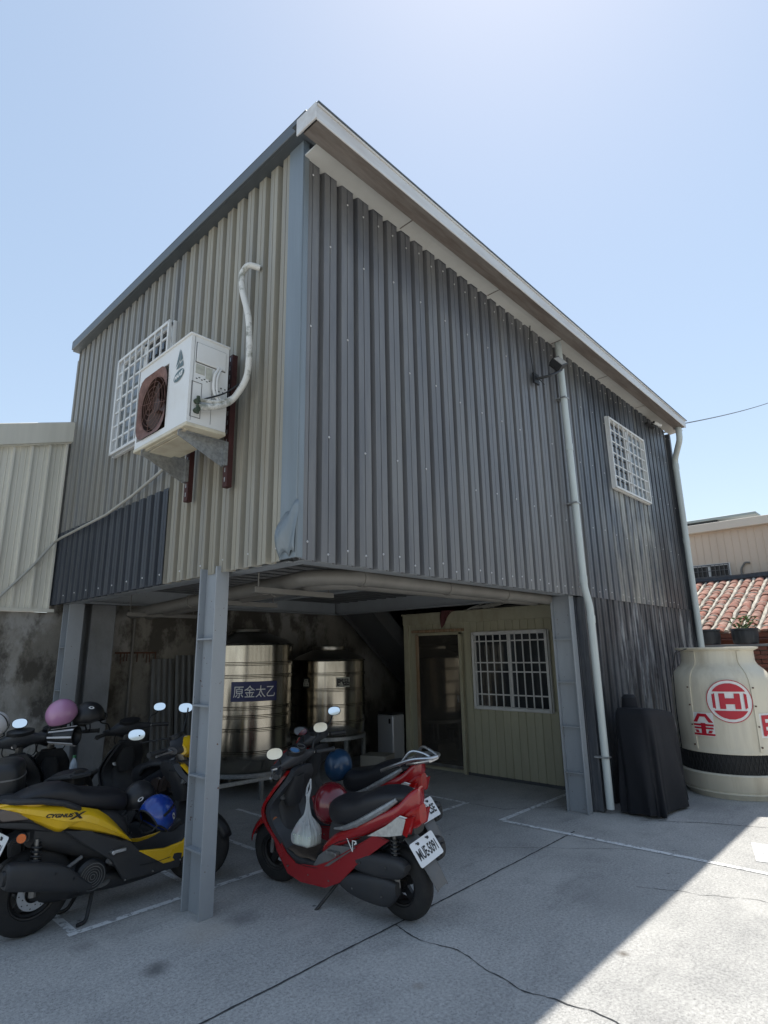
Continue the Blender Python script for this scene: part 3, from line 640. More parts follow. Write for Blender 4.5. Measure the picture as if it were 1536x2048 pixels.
mb = MB(); mb.prism([(-1.2, 2.2), (2.25, 2.2), (2.25, zt(2.25)), (-1.2, zt(-1.2))], lambda u, v, d: (u, d, v), 7.41, 9.5); mb.build('shed_body', M['cream'], S, smooth=False)
W = thing('concrete_wall', 'stained dark concrete wall with pale worn patches behind the scooters', 'wall', (2.8, 7.5, 0))
mb = MB(); mb.grid(60, 1, lambda u, v: (-2.2 + 13.7 * u, 7.40 + .004 * math.sin(u * 40), 2.16 * v)); mb.box(-2.2, 11.5, 7.408, 7.62, 0, 2.163); mb.box(2.3, 11.5, 7.409, 7.62, 2.163, 2.44)
mb.build('wall', M['concwall'], W, smooth=False)
mb = MB(); mb.box(3.04, 3.56, 7.385, 7.397, 1.695, 1.715)
for q in range(13):
    x_ = 3.05 + random.random() * .5; mb.box(x_, x_ + random.uniform(.004, .014), 7.390, 7.398, 1.70 - random.uniform(.02, .16), 1.70)
mb.build('rusty_bar', M['rust'], W, smooth=False)
mb = MB(); mb.tube([(3.24, 7.375, .0), (3.24, 7.375, 2.12)], .018, 10); mb.build('conduit', M['pvc'], W)
mb = MB()
for kx, (h, dx, wd_) in enumerate(((1.05, 4.5, .3), (.7, 4.9, .5))): mb.box(dx, dx + wd_, 7.37, 7.40, 1.0, 1.0 + h * .5)
mb.build('patched_board', M['oldsheet'], W, smooth=False)
C = MB(); C.box(2.62, 2.90, 7.12, 7.39, 0, 2.26); tag(C.build('concrete_column', M['conccol'], bevel=.01, origin=(2.76, 7.25, 0)), 'square grey concrete column in front of the stained wall beside the steel column', 'column')
# old corrugated sheets leaning on the back wall
for (x0, w_, h, lab) in ((3.50, .30, 1.62, 'narrow dark sheet leaning on the back wall, nearest the wall conduit'), (3.82, .34, 1.66, 'wider dark sheet leaning on the back wall beside the front tank')):
    mb = MB(); n = 4; vs = []
    for zf in (0, 1):
        for i in range(n * 4 + 1):
            u = i / (n * 4) * w_; d = .012 * (1 if i % 4 in (1, 2) else -1); vs.append((x0 + u, 7.2 - d + .16 * zf, h * zf + .005))
    k = n * 4 + 1; mb.add(vs, [(i, i + 1, k + i + 1, k + i) for i in range(k - 1)])
    tag(mb.build('metal_sheet', M['oldsheet'], smooth=False, solid=.003, origin=(x0, 7.2, 0)), lab, 'sheet', 'sheets leaning on the back wall')

# ------------------------------------------------------------------ staircase behind the cabin
S2 = thing('metal_staircase', 'dark grey sloping steel staircase underside behind the yellow cabin', 'staircase', (7.2, 6.7, 0))
d0 = Vector((6.42, 0, 2.36)); d1 = Vector((9.2, 0, .12))
mb = MB(); mb.bar((d0.x, 6.68, d0.z), (d1.x, 6.68, d1.z), .62, .012); mb.build('soffit_plate', M['darksteel'], S2, smooth=False)
for y in (6.34, 7.02):
    mb = MB(); mb.bar((d0.x, y, d0.z + .09), (d1.x, y, d1.z + .09), .02, .24); mb.build('stringer', M['darksteel'], S2, smooth=False)
for k in range(11):
    t = (k + .5) / 11; p = d0.lerp(d1, t); mb = MB(); mb.box(p.x - .12, p.x + .14, 6.36, 7.0, p.z + .1, p.z + .12); mb.build('tread', M['darksteel'], S2, smooth=False)

# ------------------------------------------------------------------ yellow cabin under the building
K = thing('prefab_cabin', 'pale yellow sheet metal cabin with a dark glass door and barred window under the building', 'cabin', (8.0, 4.9, 0))
PX = 7.08
pk = [(0, 0), (.006, .016), (.105, .016), (.110, .004), (.116, .004), (.121, .016), (.216, .016), (.222, 0), (.234, 0)]
def cab_panel(y0, z0, z1, nrep=1, mirror=True):
    mb = MB(); P = []
    for r in range(nrep): P += [(y0 - r * .234 - u, d) for u, d in pk]
    k = len(P); mb.add([(PX - d, y, z) for z in (z0, z1) for y, d in P], [(i, i + 1, k + i + 1, k + i) for i in range(k - 1)]); return mb.build('wall_panel', M['cabin'], K, smooth=False)
cab_panel(6.20, .03, 2.08, 1)
for k in range(4): cab_panel(5.985 - .234 * k, 1.92, 2.08)
y = 5.06
for k in range(7): cab_panel(y, .03, 2.08 if k == 0 or k == 6 else .90); y -= .234
for k in range(5): cab_panel(4.826 - .234 * k, 1.9, 2.08)
mb = MB(); mb.box(7.1, 9.6, 3.40, 6.18, 0, 2.18); mb.build('cabin_body', M['cabin'], K, smooth=False)
mb = MB(); mb.box(7.035, 7.09, 3.38, 6.22, 2.07, 2.22); mb.box(7.02, 9.6, 3.36, 6.24, 2.22, 2.24); mb.build('top_trim', M['cabintrim'], K, bevel=.004)
mb = MB(); mb.box(7.045, 7.10, 6.12, 6.215, .0, 2.07); mb.build('corner_trim', M['cabintrim'], K, bevel=.004)
mb = MB(); mb.box(7.05, 7.09, 3.41, 5.08, .0, .035); mb.build('base_rail', M['darksteel'], K, smooth=False)
# door
mb = MB(); mb.box(7.045, 7.075, 5.15, 5.91, .06, 1.90); dr = mb.build('door', M['doorglass'], K, smooth=False)
mb = MB(); mb.box(7.03, 7.085, 5.91, 5.965, .0, 1.93); mb.build('frame', M['doorframe'], dr, bevel=.004)
mb = MB(); mb.box(7.03, 7.085, 5.10, 5.15, .0, 1.95); mb.box(7.03, 7.085, 5.10, 5.98, 1.90, 1.94); mb.build('frame', M['cabintrim'], dr, bevel=.004)
mb = MB(); mb.box(7.00, 7.09, 5.06, 6.02, 1.945, 1.985); mb.build('lintel', M['doorframe'], dr, bevel=.004)
mb = MB(); mb.box(7.03, 7.044, 5.155, 5.905, .06, .10); mb.box(7.02, 7.044, 5.18, 5.20, .95, 1.05); mb.build('handle', M['alloy'], dr, bevel=.002)
grille_window(K, (7.066, 4.88, .90), (0, -1, 0), (-1, 0, 0), 1.14, 1.0, 10, 4, proud=.05, hs=[.18, .48, .60, .89], panes=('glass', 'glass'), bw=.014, fw=.035)
# clutter on the cabin roof
mb = MB(); mb.tube([(7.3, 5.2, 2.26), (7.15, 3.5, 2.27)], .022, 8); tag(mb.build('pvc_tube', M['pvc'], origin=(7.2, 4.3, 2.26)), 'long pale plastic tube lying along the front of the cabin roof', 'tube')
mb = MB()
for k in range(7): mb.tube([(7.06 + random.uniform(-.05, .1), 4.9 + random.uniform(-.4, .1), 2.25), (7.06 + random.uniform(-.06, .1), 4.5 + random.uniform(-.35, .2), 2.26 + random.uniform(.02, .14))], random.uniform(.006, .012), 6)
tag(mb.build('cable_scraps', M['cable'], origin=(7.1, 4.7, 2.24)), 'tangle of loose pale cable ends on the cabin roof above the window', 'cables')
mb = MB(); mb.grid(6, 6, lambda u, v: (7.0 - .03 * math.sin(u * 5 + v * 3), 5.42 - .24 * u * (1 - .5 * v), 2.255 - .26 * v * (1 - .75 * u) ))
tag(mb.build('red_cloth', M['cloth'], solid=.006, origin=(7.0, 5.3, 2.2)), 'dull red cloth hanging over the cabin roof edge above the door', 'cloth')
# ------------------------------------------------------------------ stainless water tanks
def tank(loc, r, z0, z1, label, bands, nm=None):
    T = thing('water_tank', label, 'water tank', (loc[0], loc[1], 0), 0, 'steel tanks under the building'); c = (loc[0], loc[1], 0)
    prof = [(r * .6, z0), (r - .02, z0), (r, z0 + .02)]
    for i, z in enumerate(bands):
        prof += [(r, z - .022), (r + .012, z - .014), (r + .012, z - .004), (r + .001, z), (r + .012, z + .004), (r + .012, z + .014), (r, z + .022)]
    prof += [(r, z1 - .01), (r + .015, z1), (r + .012, z1 + .012)]
    mb = MB(); mb.lathe(prof, c, n=72); b = mb.build('body', M['stainless'], T, ang=50)
    mb = MB(); mb.lathe([(r + .010, z1 + .012), (r * .85, z1 + .07), (r * .45, z1 + .15), (.24, z1 + .17), (.235, z1 + .2), (.0, z1 + .22)], c, n=48); mb.build('lid', M['stainband'], T, ang=30)
    mb = MB(); mb.lathe([(r - .03, z0 - .05), (r + .01, z0 - .05), (r + .01, z0 - .004), (r - .03, z0 - .004)], c, n=48); st = mb.build('stand', M['galv'], T, ang=30)
    for k in range(6):
        t = k * PI / 3 + .3; p = Vector((loc[0] + (r - .02) * math.cos(t), loc[1] + (r - .02) * math.sin(t), 0)); l = MB(); l.bar(p, p + Vector((0, 0, z0 - .05)), .04); l.build('leg', M['galv'], st, smooth=False)
    return T
def on_cyl(c, r, a, z, dr=.006):
    """fn for curved print: u right (seen from outside), v up, a = bearing of the centre"""
    return lambda u, v: (c[0] + (r + dr) * math.cos(a + u / r), c[1] + (r + dr) * math.sin(a + u / r), z + v)
def curved_patch(mb, c, r, a, z, wd, hh, dr=.004, n=14):
    f = on_cyl(c, r, a, z, dr); mb.grid(n, 1, lambda u, v: f((u - .5) * wd, (v - .5) * hh))
c1 = (4.50, 6.70); r1 = .57
T1 = tank(c1, r1, .30, 1.78, 'tall stainless steel water tank with a dark blue sign, just behind the front column', [.52, .78, .93, 1.03, 1.40, 1.55])
a1 = math.atan2(-c1[1], -c1[0]) + .15
mb = MB(); curved_patch(mb, c1, r1, a1, 1.225, .56, .23, .014); sg = mb.build('sign', M['navy'], T1)
mb = MB(); f1 = on_cyl(c1, r1, a1, 1.225, .019); text_mb(mb, '原金太乙', .15, f1, bold=0, cuts=24, width=.50); mb.build('sign_lettering', M['print'], sg, smooth=False)
c2 = (5.83, 6.62); r2 = .52
T2 = tank(c2, r2, .56, 1.56, 'smaller stainless steel water tank on a leg stand, right of the tank with the sign', [.74, .96, 1.17, 1.38])
for da, ch in ((.30, '國'), (.47, '品'), (-.62, '品')):
    aa = math.atan2(-c2[1], -c2[0]) + da
    mb = MB(); curved_patch(mb, c2, r2, aa, 1.27, .105, .13, .014, 4); s_ = mb.build('sticker', M['sticker'] if da > 0 else M['black'], T2)
    mb = MB(); text_mb(mb, ch, .10, on_cyl(c2, r2, aa, 1.27, .018), bold=.004, cuts=4); mb.build('sticker_lettering', M['ink'] if da > 0 else M['sticker'], s_, smooth=False)
# steel rail and strut in front of the tanks
mb = MB(); mb.bar((3.2, 5.75, .02), (3.55, 6.02, .52), .03); mb.bar((3.0, 5.9, .30), (4.5, 5.82, .30), .035); mb.bar((4.45, 5.82, 0), (4.45, 5.82, .3), .035); mb.bar((3.02, 5.9, 0), (3.02, 5.9, .3), .035)
tag(mb.build('steel_rack', M['galv'], smooth=False, origin=(3.7, 5.85, 0)), 'low bare steel rail with a slanting strut standing in front of the signed tank', 'rack')
# silver bin-like appliance and carton
A = thing('air_purifier', 'tall silver grey casing standing by the left corner of the yellow cabin', 'appliance', (6.86, 6.38, 0))
mb = MB(); mb.box(6.74, 7.0, 6.20, 6.53, .01, .74); mb.build('body', M['silvergrey'], A, bevel=.02)
mb = MB(); mb.box(6.745, 6.995, 6.205, 6.525, .742, .775); mb.build('lid', M['black'], A, bevel=.012)
mb = MB(); mb.box(6.734, 6.739, 6.25, 6.285, .62, .69); mb.build('badge', M['ink'], A, smooth=False)
mb = MB(); Mz = Matrix.Translation((6.32, 6.12, 0)) @ Matrix.Rotation(.35, 4, 'Z')
mb.box(-.17, .17, -.19, .19, .002, .26, Mz); mb.box(-.172, .172, -.012, .012, .2605, .262, Mz); o = mb.build('carton', M['cardboard'], bevel=.006, origin=(6.32, 6.12, 0)); tag(o, 'closed grey carton on the floor between the rear tank and the cabin', 'box')

# ------------------------------------------------------------------ air conditioner
AC = thing('air_conditioner', 'white outdoor air conditioner with a rusty fan guard bracketed to the beige wall', 'air conditioner', (2.1, 3.96, 3.2))
x0, x1, y0, y1, z0, z1 = 1.80, 2.106, 3.55, 4.37, 3.235, 3.905
hy0, hy1, hz0, hz1 = 3.875, 4.345, 3.285, 3.80
mb = MB()
mb.box(x0 + .1, x1, y0, y1, z0, z1); mb.box(x0, x0 + .1, y0, hy0, z0, z1); mb.box(x0, x0 + .1, hy1, y1, z0, z1); mb.box(x0, x0 + .1, hy0, hy1, z0, hz0); mb.box(x0, x0 + .1, hy0, hy1, hz1, z1)
mb.build('casing', M['ac'], AC, smooth=False)
mb = MB(); mb.box(x0 - .012, x1 + .008, y0 - .010, y1 + .010, z1, z1 + .018); mb.build('top_cover', M['ac'], AC, bevel=.008)
mb = MB(); mb.box(x0 - .006, x1 + .004, y0 - .006, y1 + .006, z0 - .03, z0); mb.build('base_pan', M['acbase'], AC, bevel=.006)
mb = MB(); mb.box(x0 + .06, x1 - .06, y0 + .12, y1 - .12, z0 - .038, z0 - .030); mb.box(x0 + .02, x0 + .05, y0 + .05, y1 - .05, z0 - .036, z0 - .03); mb.build('pan_ribs', M['acbase'], AC, bevel=.004)
fc = ((hy0 + hy1) / 2, (hz0 + hz1) / 2)
mb = MB(); n = 40; ou = []; inn = []
for j in range(n):
    t = 2 * PI * (j + .5) / n; c_, s_ = math.cos(t), math.sin(t); k = min(1 / abs(c_), 1 / abs(s_)); sq = min(k, 1.22) 
    ou.append((x0 - .012, fc[0] + c_ * sq * .238, fc[1] + s_ * sq * .260)); inn.append((x0 + .008, fc[0] + c_ * .208, fc[1] + s_ * .222))
mb.add(ou + inn, [(j, (j + 1) % n, n + (j + 1) % n, n + j) for j in range(n)])
mb.build('guard_surround', M['rustgrille'], AC)
mb = MB(); mb.add([p for p in inn] + [(x0 + .095, p[1], p[2]) for p in inn], [(j, (j + 1) % n, n + (j + 1) % n, n + j) for j in range(n)] + [tuple(range(n, 2 * n))]); mb.build('fan_shroud', M['fanrust'], AC)
mb = MB()
for k in range(3):
    t0 = k * 2 * PI / 3 + .4
    def bl(u, v, t0=t0): a = t0 + v * 1.5 - u * .3; rr = .05 + .145 * u; return (x0 + .085 - .05 * v, fc[0] + rr * math.cos(a), fc[1] + rr * math.sin(a))
    mb.grid(4, 6, bl)
mb.lathe([(.0, x0 + .03), (.055, x0 + .035), (.06, x0 + .09)], (0, fc[0], fc[1]), 'x', 16); mb.build('fan', M['fanrust'], AC)
gu = None
mb = MB()
for rr in (.05, .09, .13, .17, .205):
    P = [(x0 - .004 - .012 * (1 - rr / .22), fc[0] + rr * math.cos(t * PI / 16), fc[1] + rr * 1.05 * math.sin(t * PI / 16)) for t in range(33)]; mb.tube(P, .0016, 4, cap=False)
for k in range(8):
    t = k * PI / 4 + .2; mb.tube([(x0 - .016, fc[0], fc[1]), (x0 - .004, fc[0] + .225 * math.cos(t), fc[1] + .235 * math.sin(t))], .0018, 4)
mb.build('wire_guard', M['rustgrille'], AC)
sd_ = lambda u, v, d: (u, y0 - d, v)
mb = MB()
def frame_line(a, b, c, d, th=.004):
    for (p, q, r_, s_) in ((a, b, c, c + th), (a, b, d - th, d), (a, a + th, c, d), (b - th, b, c, d)): mb.box(p, q, y0 - .0035, y0 + .001, r_, s_)
frame_line(1.84, 2.08, 3.70, 3.86); frame_line(1.82, 1.90, 3.28, 3.55, .003); mb.box(1.98, 1.982, y0 - .0025, y0, 3.26, 3.62); mb.box(1.826, 1.828, y0 - .0025, y0, 3.25, 3.9)
mb.build('panel_seams', M['greyplastic'], AC, smooth=False)
mb = MB(); mb.box(1.842, 2.078, y0 - .012, y0 - .004, 3.705, 3.855); mb.build('service_cover', M['ac'], AC, bevel=.004)
mb = MB()
for i in range(6): mb.box(1.85 + .02 * i, 1.862 + .02 * i, y0 - .003, y0 + .001, 3.575 + .012 * (i % 2), 3.581 + .012 * (i % 2)); mb.box(2.0 + .016 * i, 2.009 + .016 * i, y0 - .003, y0 + .001, 3.53 + .03 * (i % 2), 3.54 + .03 * (i % 2))
mb.build('vent_slots', M['ink'], AC, smooth=False)
mb = MB(); mb.box(1.845, 1.915, y0 - .003, y0 + .001, 3.62, 3.69); mb.box(1.925, 1.975, y0 - .003, y0 + .001, 3.60, 3.69); mb.build('rating_label', M['sticker'], AC, smooth=False)
mb = MB()
for (zz, xx) in ((3.33, 1.86), (3.40, 1.86)): mb.tube([(xx, y0 - .0, zz), (xx, y0 - .05, zz)], .018, 8); mb.tube([(xx, y0 - .035, zz - .03), (xx, y0 - .035, zz + .03)], .012, 6)
mb.build('valve', M['greenrust'], AC)
mb = MB()
mb.tube(polytube([(1.87, y0 - .05, 3.345), (2.0, y0 - .055, 3.385), (2.12, y0 - .05, 3.47), (2.17, 3.39, 3.62), (2.165, 3.365, 3.85), (2.165, 3.40, 4.15), (2.15, 3.49, 4.42), (2.15, 3.505, 4.56), (2.17, 3.45, 4.63), (2.25, 3.40, 4.61)], .09, 5), [.026] * 4 + [.030] * 100 if False else .024, 12)
mb.tube(polytube([(1.87, y0 - .05, 3.40), (2.0, y0 - .06, 3.415), (2.13, y0 - .06, 3.5), (2.18, 3.40, 3.64)], .06), .014, 8)
mb.build('wrapped_pipe', M['hose'], AC)
mb = MB(); mb.tube(polytube([(2.02, y0 - .012, 3.71), (1.975, y0 - .03, 3.63), (1.975, y0 - .03, 3.50), (2.02, y0 - .05, 3.42)], .06), .011, 8); mb.tube(polytube([(2.04, y0 - .012, 3.71), (1.995, y0 - .035, 3.62), (2.0, y0 - .035, 3.50), (2.04, y0 - .05, 3.43)], .06), .009, 8); mb.build('power_cable', M['white'], AC)
mb = MB(); mb.tube(polytube([(1.9, y0 - .03, 3.42), (2.05, y0 - .07, 3.5), (2.2, 3.42, 3.66)], .06), .006, 6); mb.build('signal_cable', M['ink'], AC)
for y in (3.66, 4.24):
    mb = MB(); mb.box(2.186, 2.232, y - .03, y + .03, 2.86, 3.93) if y < 4 else mb.box(2.186, 2.232, y - .03, y + .03, 2.86, 3.50)
    rl = mb.build('wall_rail', M['redoxide'], AC, smooth=False, bevel=.003)
    s = MB(); z = 2.9
    while z < 3.9 and (y < 4 or z < 3.45): s.box(2.1845, 2.1855, y - .006, y + .006, z, z + .035); z += .075
    s.build('slots', M['galv'], rl, smooth=False)
    mb = MB(); ps = [(1.80, 3.205), (2.186, 3.205), (2.186, 3.02), (2.13, 3.02), (1.80, 3.165)]
    mb.prism(ps, lambda u, v, d, y=y: (u, y + d, v), -.002, .004); mb.box(1.80, 2.186, y - .03, y + .004, 3.200, 3.204); mb.box(2.16, 2.186, y - .03, y + .03, 3.02, 3.2); mb.build('bracket', M['galv'], AC, smooth=False)
# printed marks on the front
ff = lambda u, v: (x0 - .004, 3.705 - u, v)
mb = MB(); T_ = lambda ps, cz: mb.add([ff(u, cz + v) for u, v in ps], [tuple(range(len(ps)))])
T_([(-.055, -.06), (-.002, .085), (-.002, -.005)], 3.77); T_([(.008, .07), (.045, -.015), (.008, -.03)], 3.77); T_([(-.045, -.075), (.0, -.02), (.0, -.075)], 3.77); T_([(.01, -.045), (.05, -.03), (.06, -.075), (.01, -.075)], 3.77)
mb.add([ff(.075 * math.cos(t * PI / 12), 3.635 + .042 * math.sin(t * PI / 12) + .012 * math.cos(t * PI / 12)) for t in range(24)], [tuple(range(24))])
mb.build('logo', M['logo'], AC, smooth=False)
mb = MB(); text_mb(mb, 'MAXE', .045, lambda u, v: (x0 - .0055, 3.705 - u, 3.635 + v + .16 * u), shear=.3, bold=.002); mb.build('logo_lettering', M['print'], AC, smooth=False)
# drain hose draped across the wall
mb = MB(); mb.tube([(2.15, 4.55, 3.22), (2.21, 4.80, 3.23), (2.21, 5.3, 3.13), (2.215, 5.9, 3.05), (2.215, 6.6, 3.02), (2.22, 7.15, 3.0), (2.19, 7.31, 2.96), (2.0, 7.325, 2.66), (1.72, 7.325, 2.3), (1.4, 7.325, 1.9)], .014, 8)
tag(mb.build('drain_hose', M['cable'], origin=(2.2, 5.9, 3.05)), 'thin grey hose running down from under the air conditioner across the walls to the left', 'hose')

# ------------------------------------------------------------------ flood light, camera, wire
F = thing('flood_light', 'black flood light on a short arm under the eave beside the pale downpipe', 'lamp', (5.85, 2.75, 4.75))
Mf = Matrix.Translation((5.86, 2.68, 4.88)) @ Matrix.Rotation(-.5, 4, 'Y') @ Matrix.Rotation(R(-35), 4, 'X') @ Matrix.Scale(.72, 4)
mb = MB(); mb.box(-.13, .13, -.05, .05, -.10, .10, Mf); 
for k in range(7): mb.box(-.12 + .037 * k, -.113 + .037 * k, .05, .085, -.09, .09, Mf)
mb.build('housing', M['black'], F, bevel=.006)
mb = MB(); mb.box(-.11, .11, -.056, -.051, -.08, .08, Mf); mb.build('lens', M['lampclear'], F, smooth=False)
mb = MB(); mb.tube(polytube([(5.62, 2.86, 4.66), (5.66, 2.72, 4.66), (5.80, 2.69, 4.74), (5.92, 2.68, 4.82)], .05), .016, 8); mb.box(5.56, 5.68, 2.845, 2.868, 4.60, 4.72); mb.tube([(5.70, 2.80, 4.60), (5.62, 2.80, 4.62), (5.58, 2.86, 4.70), (5.55, 2.865, 5.0), (5.60, 2.865, 5.33)], .006, 6); mb.build('arm', M['black'], F)
F = thing('security_camera', 'small white camera under the eave at the far end of the gutter', 'camera', (9.45, 2.8, 5.2))
mb = MB(); mb.tube([(9.38, 2.78, 5.20), (9.52, 2.73, 5.17)], .027, 12); mb.build('body', M['white'], F)
mb = MB(); mb.tube([(9.372, 2.783, 5.201), (9.365, 2.785, 5.203)], .020, 12); mb.build('lens', M['ink'], F)
mb = MB(); mb.tube([(9.46, 2.75, 5.2), (9.48, 2.89, 5.22)], .012, 8); mb.box(9.2, 9.5, 2.82, 2.868, 5.14, 5.17); mb.build('arm', M['black'], F)
mb = MB(); P = []
for k in range(21):
    t = k / 20; P.append((10.06 + 12 * t, 2.52 - .2 * t, 5.30 + 4.4 * t - .3 * t * (1 - t)))
mb.tube(P, .009, 5); tag(mb.build('overhead_wire', M['ink'], origin=(10.06, 2.5, 5.33)), 'thin dark wire running from the gutter end away to the right', 'wire')

UP = thing('utility_pole', 'grey concrete utility pole far to the right carrying the end of the thin wire', 'pole', (22.06, 2.32, 0))
MB().lathe([(.0, 0), (.17, 0), (.12, 10.2), (0, 10.25)], (22.06, 2.32, 0), n=16).build('pole', M['conccol'], UP)
mb = MB(); mb.box(22.0, 22.12, 1.5, 2.42, 9.66, 9.74); mb.build('crossarm', M['galv'], UP, smooth=False)

# ------------------------------------------------------------------ black-covered thing by the wall
G_ = thing('covered_grill', 'tall black cloth cover draped over an upright cart against the dark wall', 'covered cart', (6.86, 2.52, 0))
mb = MB()
Zs = [(.03, 1.05), (.12, 1.03), (.35, 1.0), (.6, .97), (.82, .95), (.93, .93), (.985, .86), (1.0, .6), (1.002, .0)]
def ringp(t, z, k):
    ex = .25; c_, s_ = math.cos(t), math.sin(t)
    xx = .445 * math.copysign(abs(c_) ** .45, c_) * k; yy = .225 * math.copysign(abs(s_) ** .45, s_) * k
    fold = (1 - min(z / .95, 1)) * (.030 * math.sin(t * 8 + 2 * z + .6 * math.sin(3 * t)) + .017 * math.sin(t * 17 + 1 + 4 * z) + .008 * math.sin(t * 29 + 7 * z)) + .008 * math.sin(t * 5 + z * 9)
    rr = math.hypot(xx, yy) + 1e-6; f_ = 1 + fold / rr * (1 if k > .7 else k)
    zz = z * (1.06 - .10 * (xx / .42 + 1) / 2) if z > .2 else z * (1 + .4 * math.sin(t * 6))
    return (6.86 + xx * f_, 2.53 + yy * f_, max(zz, .012))
n = 96; vs = []
ZZ = []
for i in range(len(Zs) - 1):
    for q in range(4): a = q / 4; ZZ.append((Zs[i][0] * (1 - a) + Zs[i + 1][0] * a, Zs[i][1] * (1 - a) + Zs[i + 1][1] * a))
ZZ.append(Zs[-1])
for z, k in ZZ: vs += [ringp(2 * PI * j / n, z, k) for j in range(n)]
mb.add(vs, [(i * n + j, i * n + (j + 1) % n, (i + 1) * n + (j + 1) % n, (i + 1) * n + j) for i in range(len(ZZ) - 1) for j in range(n)])
mb.build('cloth_cover', M['cover'], G_, ang=60)
mb = MB(); mb.tube([(6.63, 2.60, 1.0), (6.63, 2.60, 1.14), (6.63, 2.6, 1.17)], [.085, .075, .05], 14); mb.build('covered_chimney', M['cover'], G_)
mb = MB(); mb.box(6.53, 6.56, 2.33, 2.36, 0, .3); mb.box(7.18, 7.21, 2.33, 2.36, 0, .3); mb.build('leg', M['black'], G_, smooth=False)

# ------------------------------------------------------------------ cooling tower
tc = (8.25, 2.09); TW = thing('cooling_tower', 'cream fibreglass cooling tower with red lettering and a black louvre band', 'cooling tower', (tc[0], tc[1], 0))
TZ = lambda pr, m, nm, par=TW, n=64, ang=40: MB().lathe(pr, (tc[0], tc[1], 0), n=n).build(nm, m, par, ang=ang)
TZ([(.50, .0), (.515, .03), (.535, .05), (.545, .06), (.53, .075), (.55, .10), (.565, .24), (.575, .255), (.56, .27), (.48, .27)], M['tower'], 'basin')
TZ([(.535, .262), (.54, .275), (.538, .47), (.53, .49)], M['louvre'], 'louvre_band')
mb = MB()
for k in range(72):
    t = 2 * PI * k / 72; mb.bar((tc[0] + .543 * math.cos(t), tc[1] + .543 * math.sin(t), .275), (tc[0] + .543 * math.cos(t + .12), tc[1] + .543 * math.sin(t + .12), .48), .006, .004)
    mb.bar((tc[0] + .545 * math.cos(t), tc[1] + .545 * math.sin(t), .275), (tc[0] + .545 * math.cos(t - .12), tc[1] + .545 * math.sin(t - .12), .48), .006, .004)
mb.build('louvre_mesh', M['blackmatt'], TW, smooth=False)['kind'] = 'stuff'
bp_ = [(.50, .478), (.548, .478), (.552, .50), (.545, .515), (.548, .56), (.552, .8), (.550, 1.08), (.545, 1.20), (.532, 1.29), (.505, 1.36), (.462, 1.41), (.425, 1.445), (.402, 1.49), (.40, 1.61), (.44, 1.63), (.455, 1.638), (.455, 1.655), (.40, 1.658), (.385, 1.64), (.38, 1.50)]
TZ(bp_, M['tower'], 'shell')
for k in range(5):
    t = math.atan2(-tc[1], -tc[0]) + R(-38) + k * R(72); mb = MB(); P = [(r_ + .012, z) for r_, z in bp_[3:14]]
    vs = []
    for r_, z in P:
        for s_ in (-1, 1): a = t + s_ * .022 / r_; vs += [(tc[0] + r_ * math.cos(a), tc[1] + r_ * math.sin(a), z)]
        for s_ in (1, -1): a = t + s_ * .022 / r_; vs += [(tc[0] + (r_ - .02) * math.cos(a), tc[1] + (r_ - .02) * math.sin(a), z)]
    mb.add(vs, [(4 * i + j, 4 * i + (j + 1) % 4, 4 * i + 4 + (j + 1) % 4, 4 * i + 4 + j) for i in range(len(P) - 1) for j in range(4)])
    st = mb.build('seam_strip', M['tower'], TW, ang=40)
    b_ = MB()
    for z in (.56, .78, 1.0, 1.2): b_.tube([(tc[0] + .562 * math.cos(t), tc[1] + .562 * math.sin(t), z), (tc[0] + .574 * math.cos(t), tc[1] + .574 * math.sin(t), z)], .009, 6)
    b_.build('bolts', M['rust'], st)
at = math.atan2(-tc[1], -tc[0])
def tpoly(mb, pts, a, z, dr=.006, k=4):
    f = on_cyl(tc, .552, a, z, dr)
    mb.add([f(u, v) for u, v in pts], [tuple(range(len(pts)))])
def tdisc(mb, a, z, r_, dr): tpoly(mb, [(r_ * math.cos(t * PI / 20), r_ * math.sin(t * PI / 20)) for t in range(40)], a, z, dr)
al = at + R(7); zl = 1.055
mb = MB()
def tring(r0, r1, dr):
    f = on_cyl(tc, .552, al, zl, dr); n = 40
    mb.add([f(r * math.cos(j * 2 * PI / n), r * math.sin(j * 2 * PI / n)) for r in (r0, r1) for j in range(n)], [(j, (j + 1) % n, n + (j + 1) % n, n + j) for j in range(n)])
f_ = on_cyl(tc, .552, al, zl, .006); mb.grid(20, 20, lambda u, v: f_((math.sqrt(max(0, 1 - (2 * v - 1) ** 2)) * (2 * u - 1)) * .235, (2 * v - 1) * .235)); mb.build('logo_ground', M['print'], TW, smooth=False)
mb = MB(); f_ = on_cyl(tc, .552, al, zl, .012)
def strip2(u0, u1, v0, v1, clip=None):
    n = 8
    def P(u, v):
        y = v0 + (v1 - v0) * v; x = u0 + (u1 - u0) * u
        return f_(x, y)
    mb.grid(n, 2, P)
tring(.228, .236, .010)
def seg(v0, v1):      # cap of the disc between heights
    mb.grid(12, 6, lambda u, v: f_((2 * u - 1) * math.sqrt(max(.198 ** 2 - (v0 + (v1 - v0) * v) ** 2, 0)), v0 + (v1 - v0) * v))
seg(.105, .196); seg(-.196, -.105)
for s_ in (-1, 1):
    mb.grid(4, 8, lambda u, v: f_(s_ * ((.145 + .03 * u * 1.0) * 1.0), (2 * v - 1) * .085 * (1 if u < .5 else .9)))
    mb.grid(4, 6, lambda u, v: f_(s_ * (.045 + .06 * u), (2 * v - 1) * .085))
mb.grid(4, 4, lambda u, v: f_(.045 * (2 * u - 1), (2 * v - 1) * .032)); mb.build('logo', M['towerred'], TW, smooth=False)
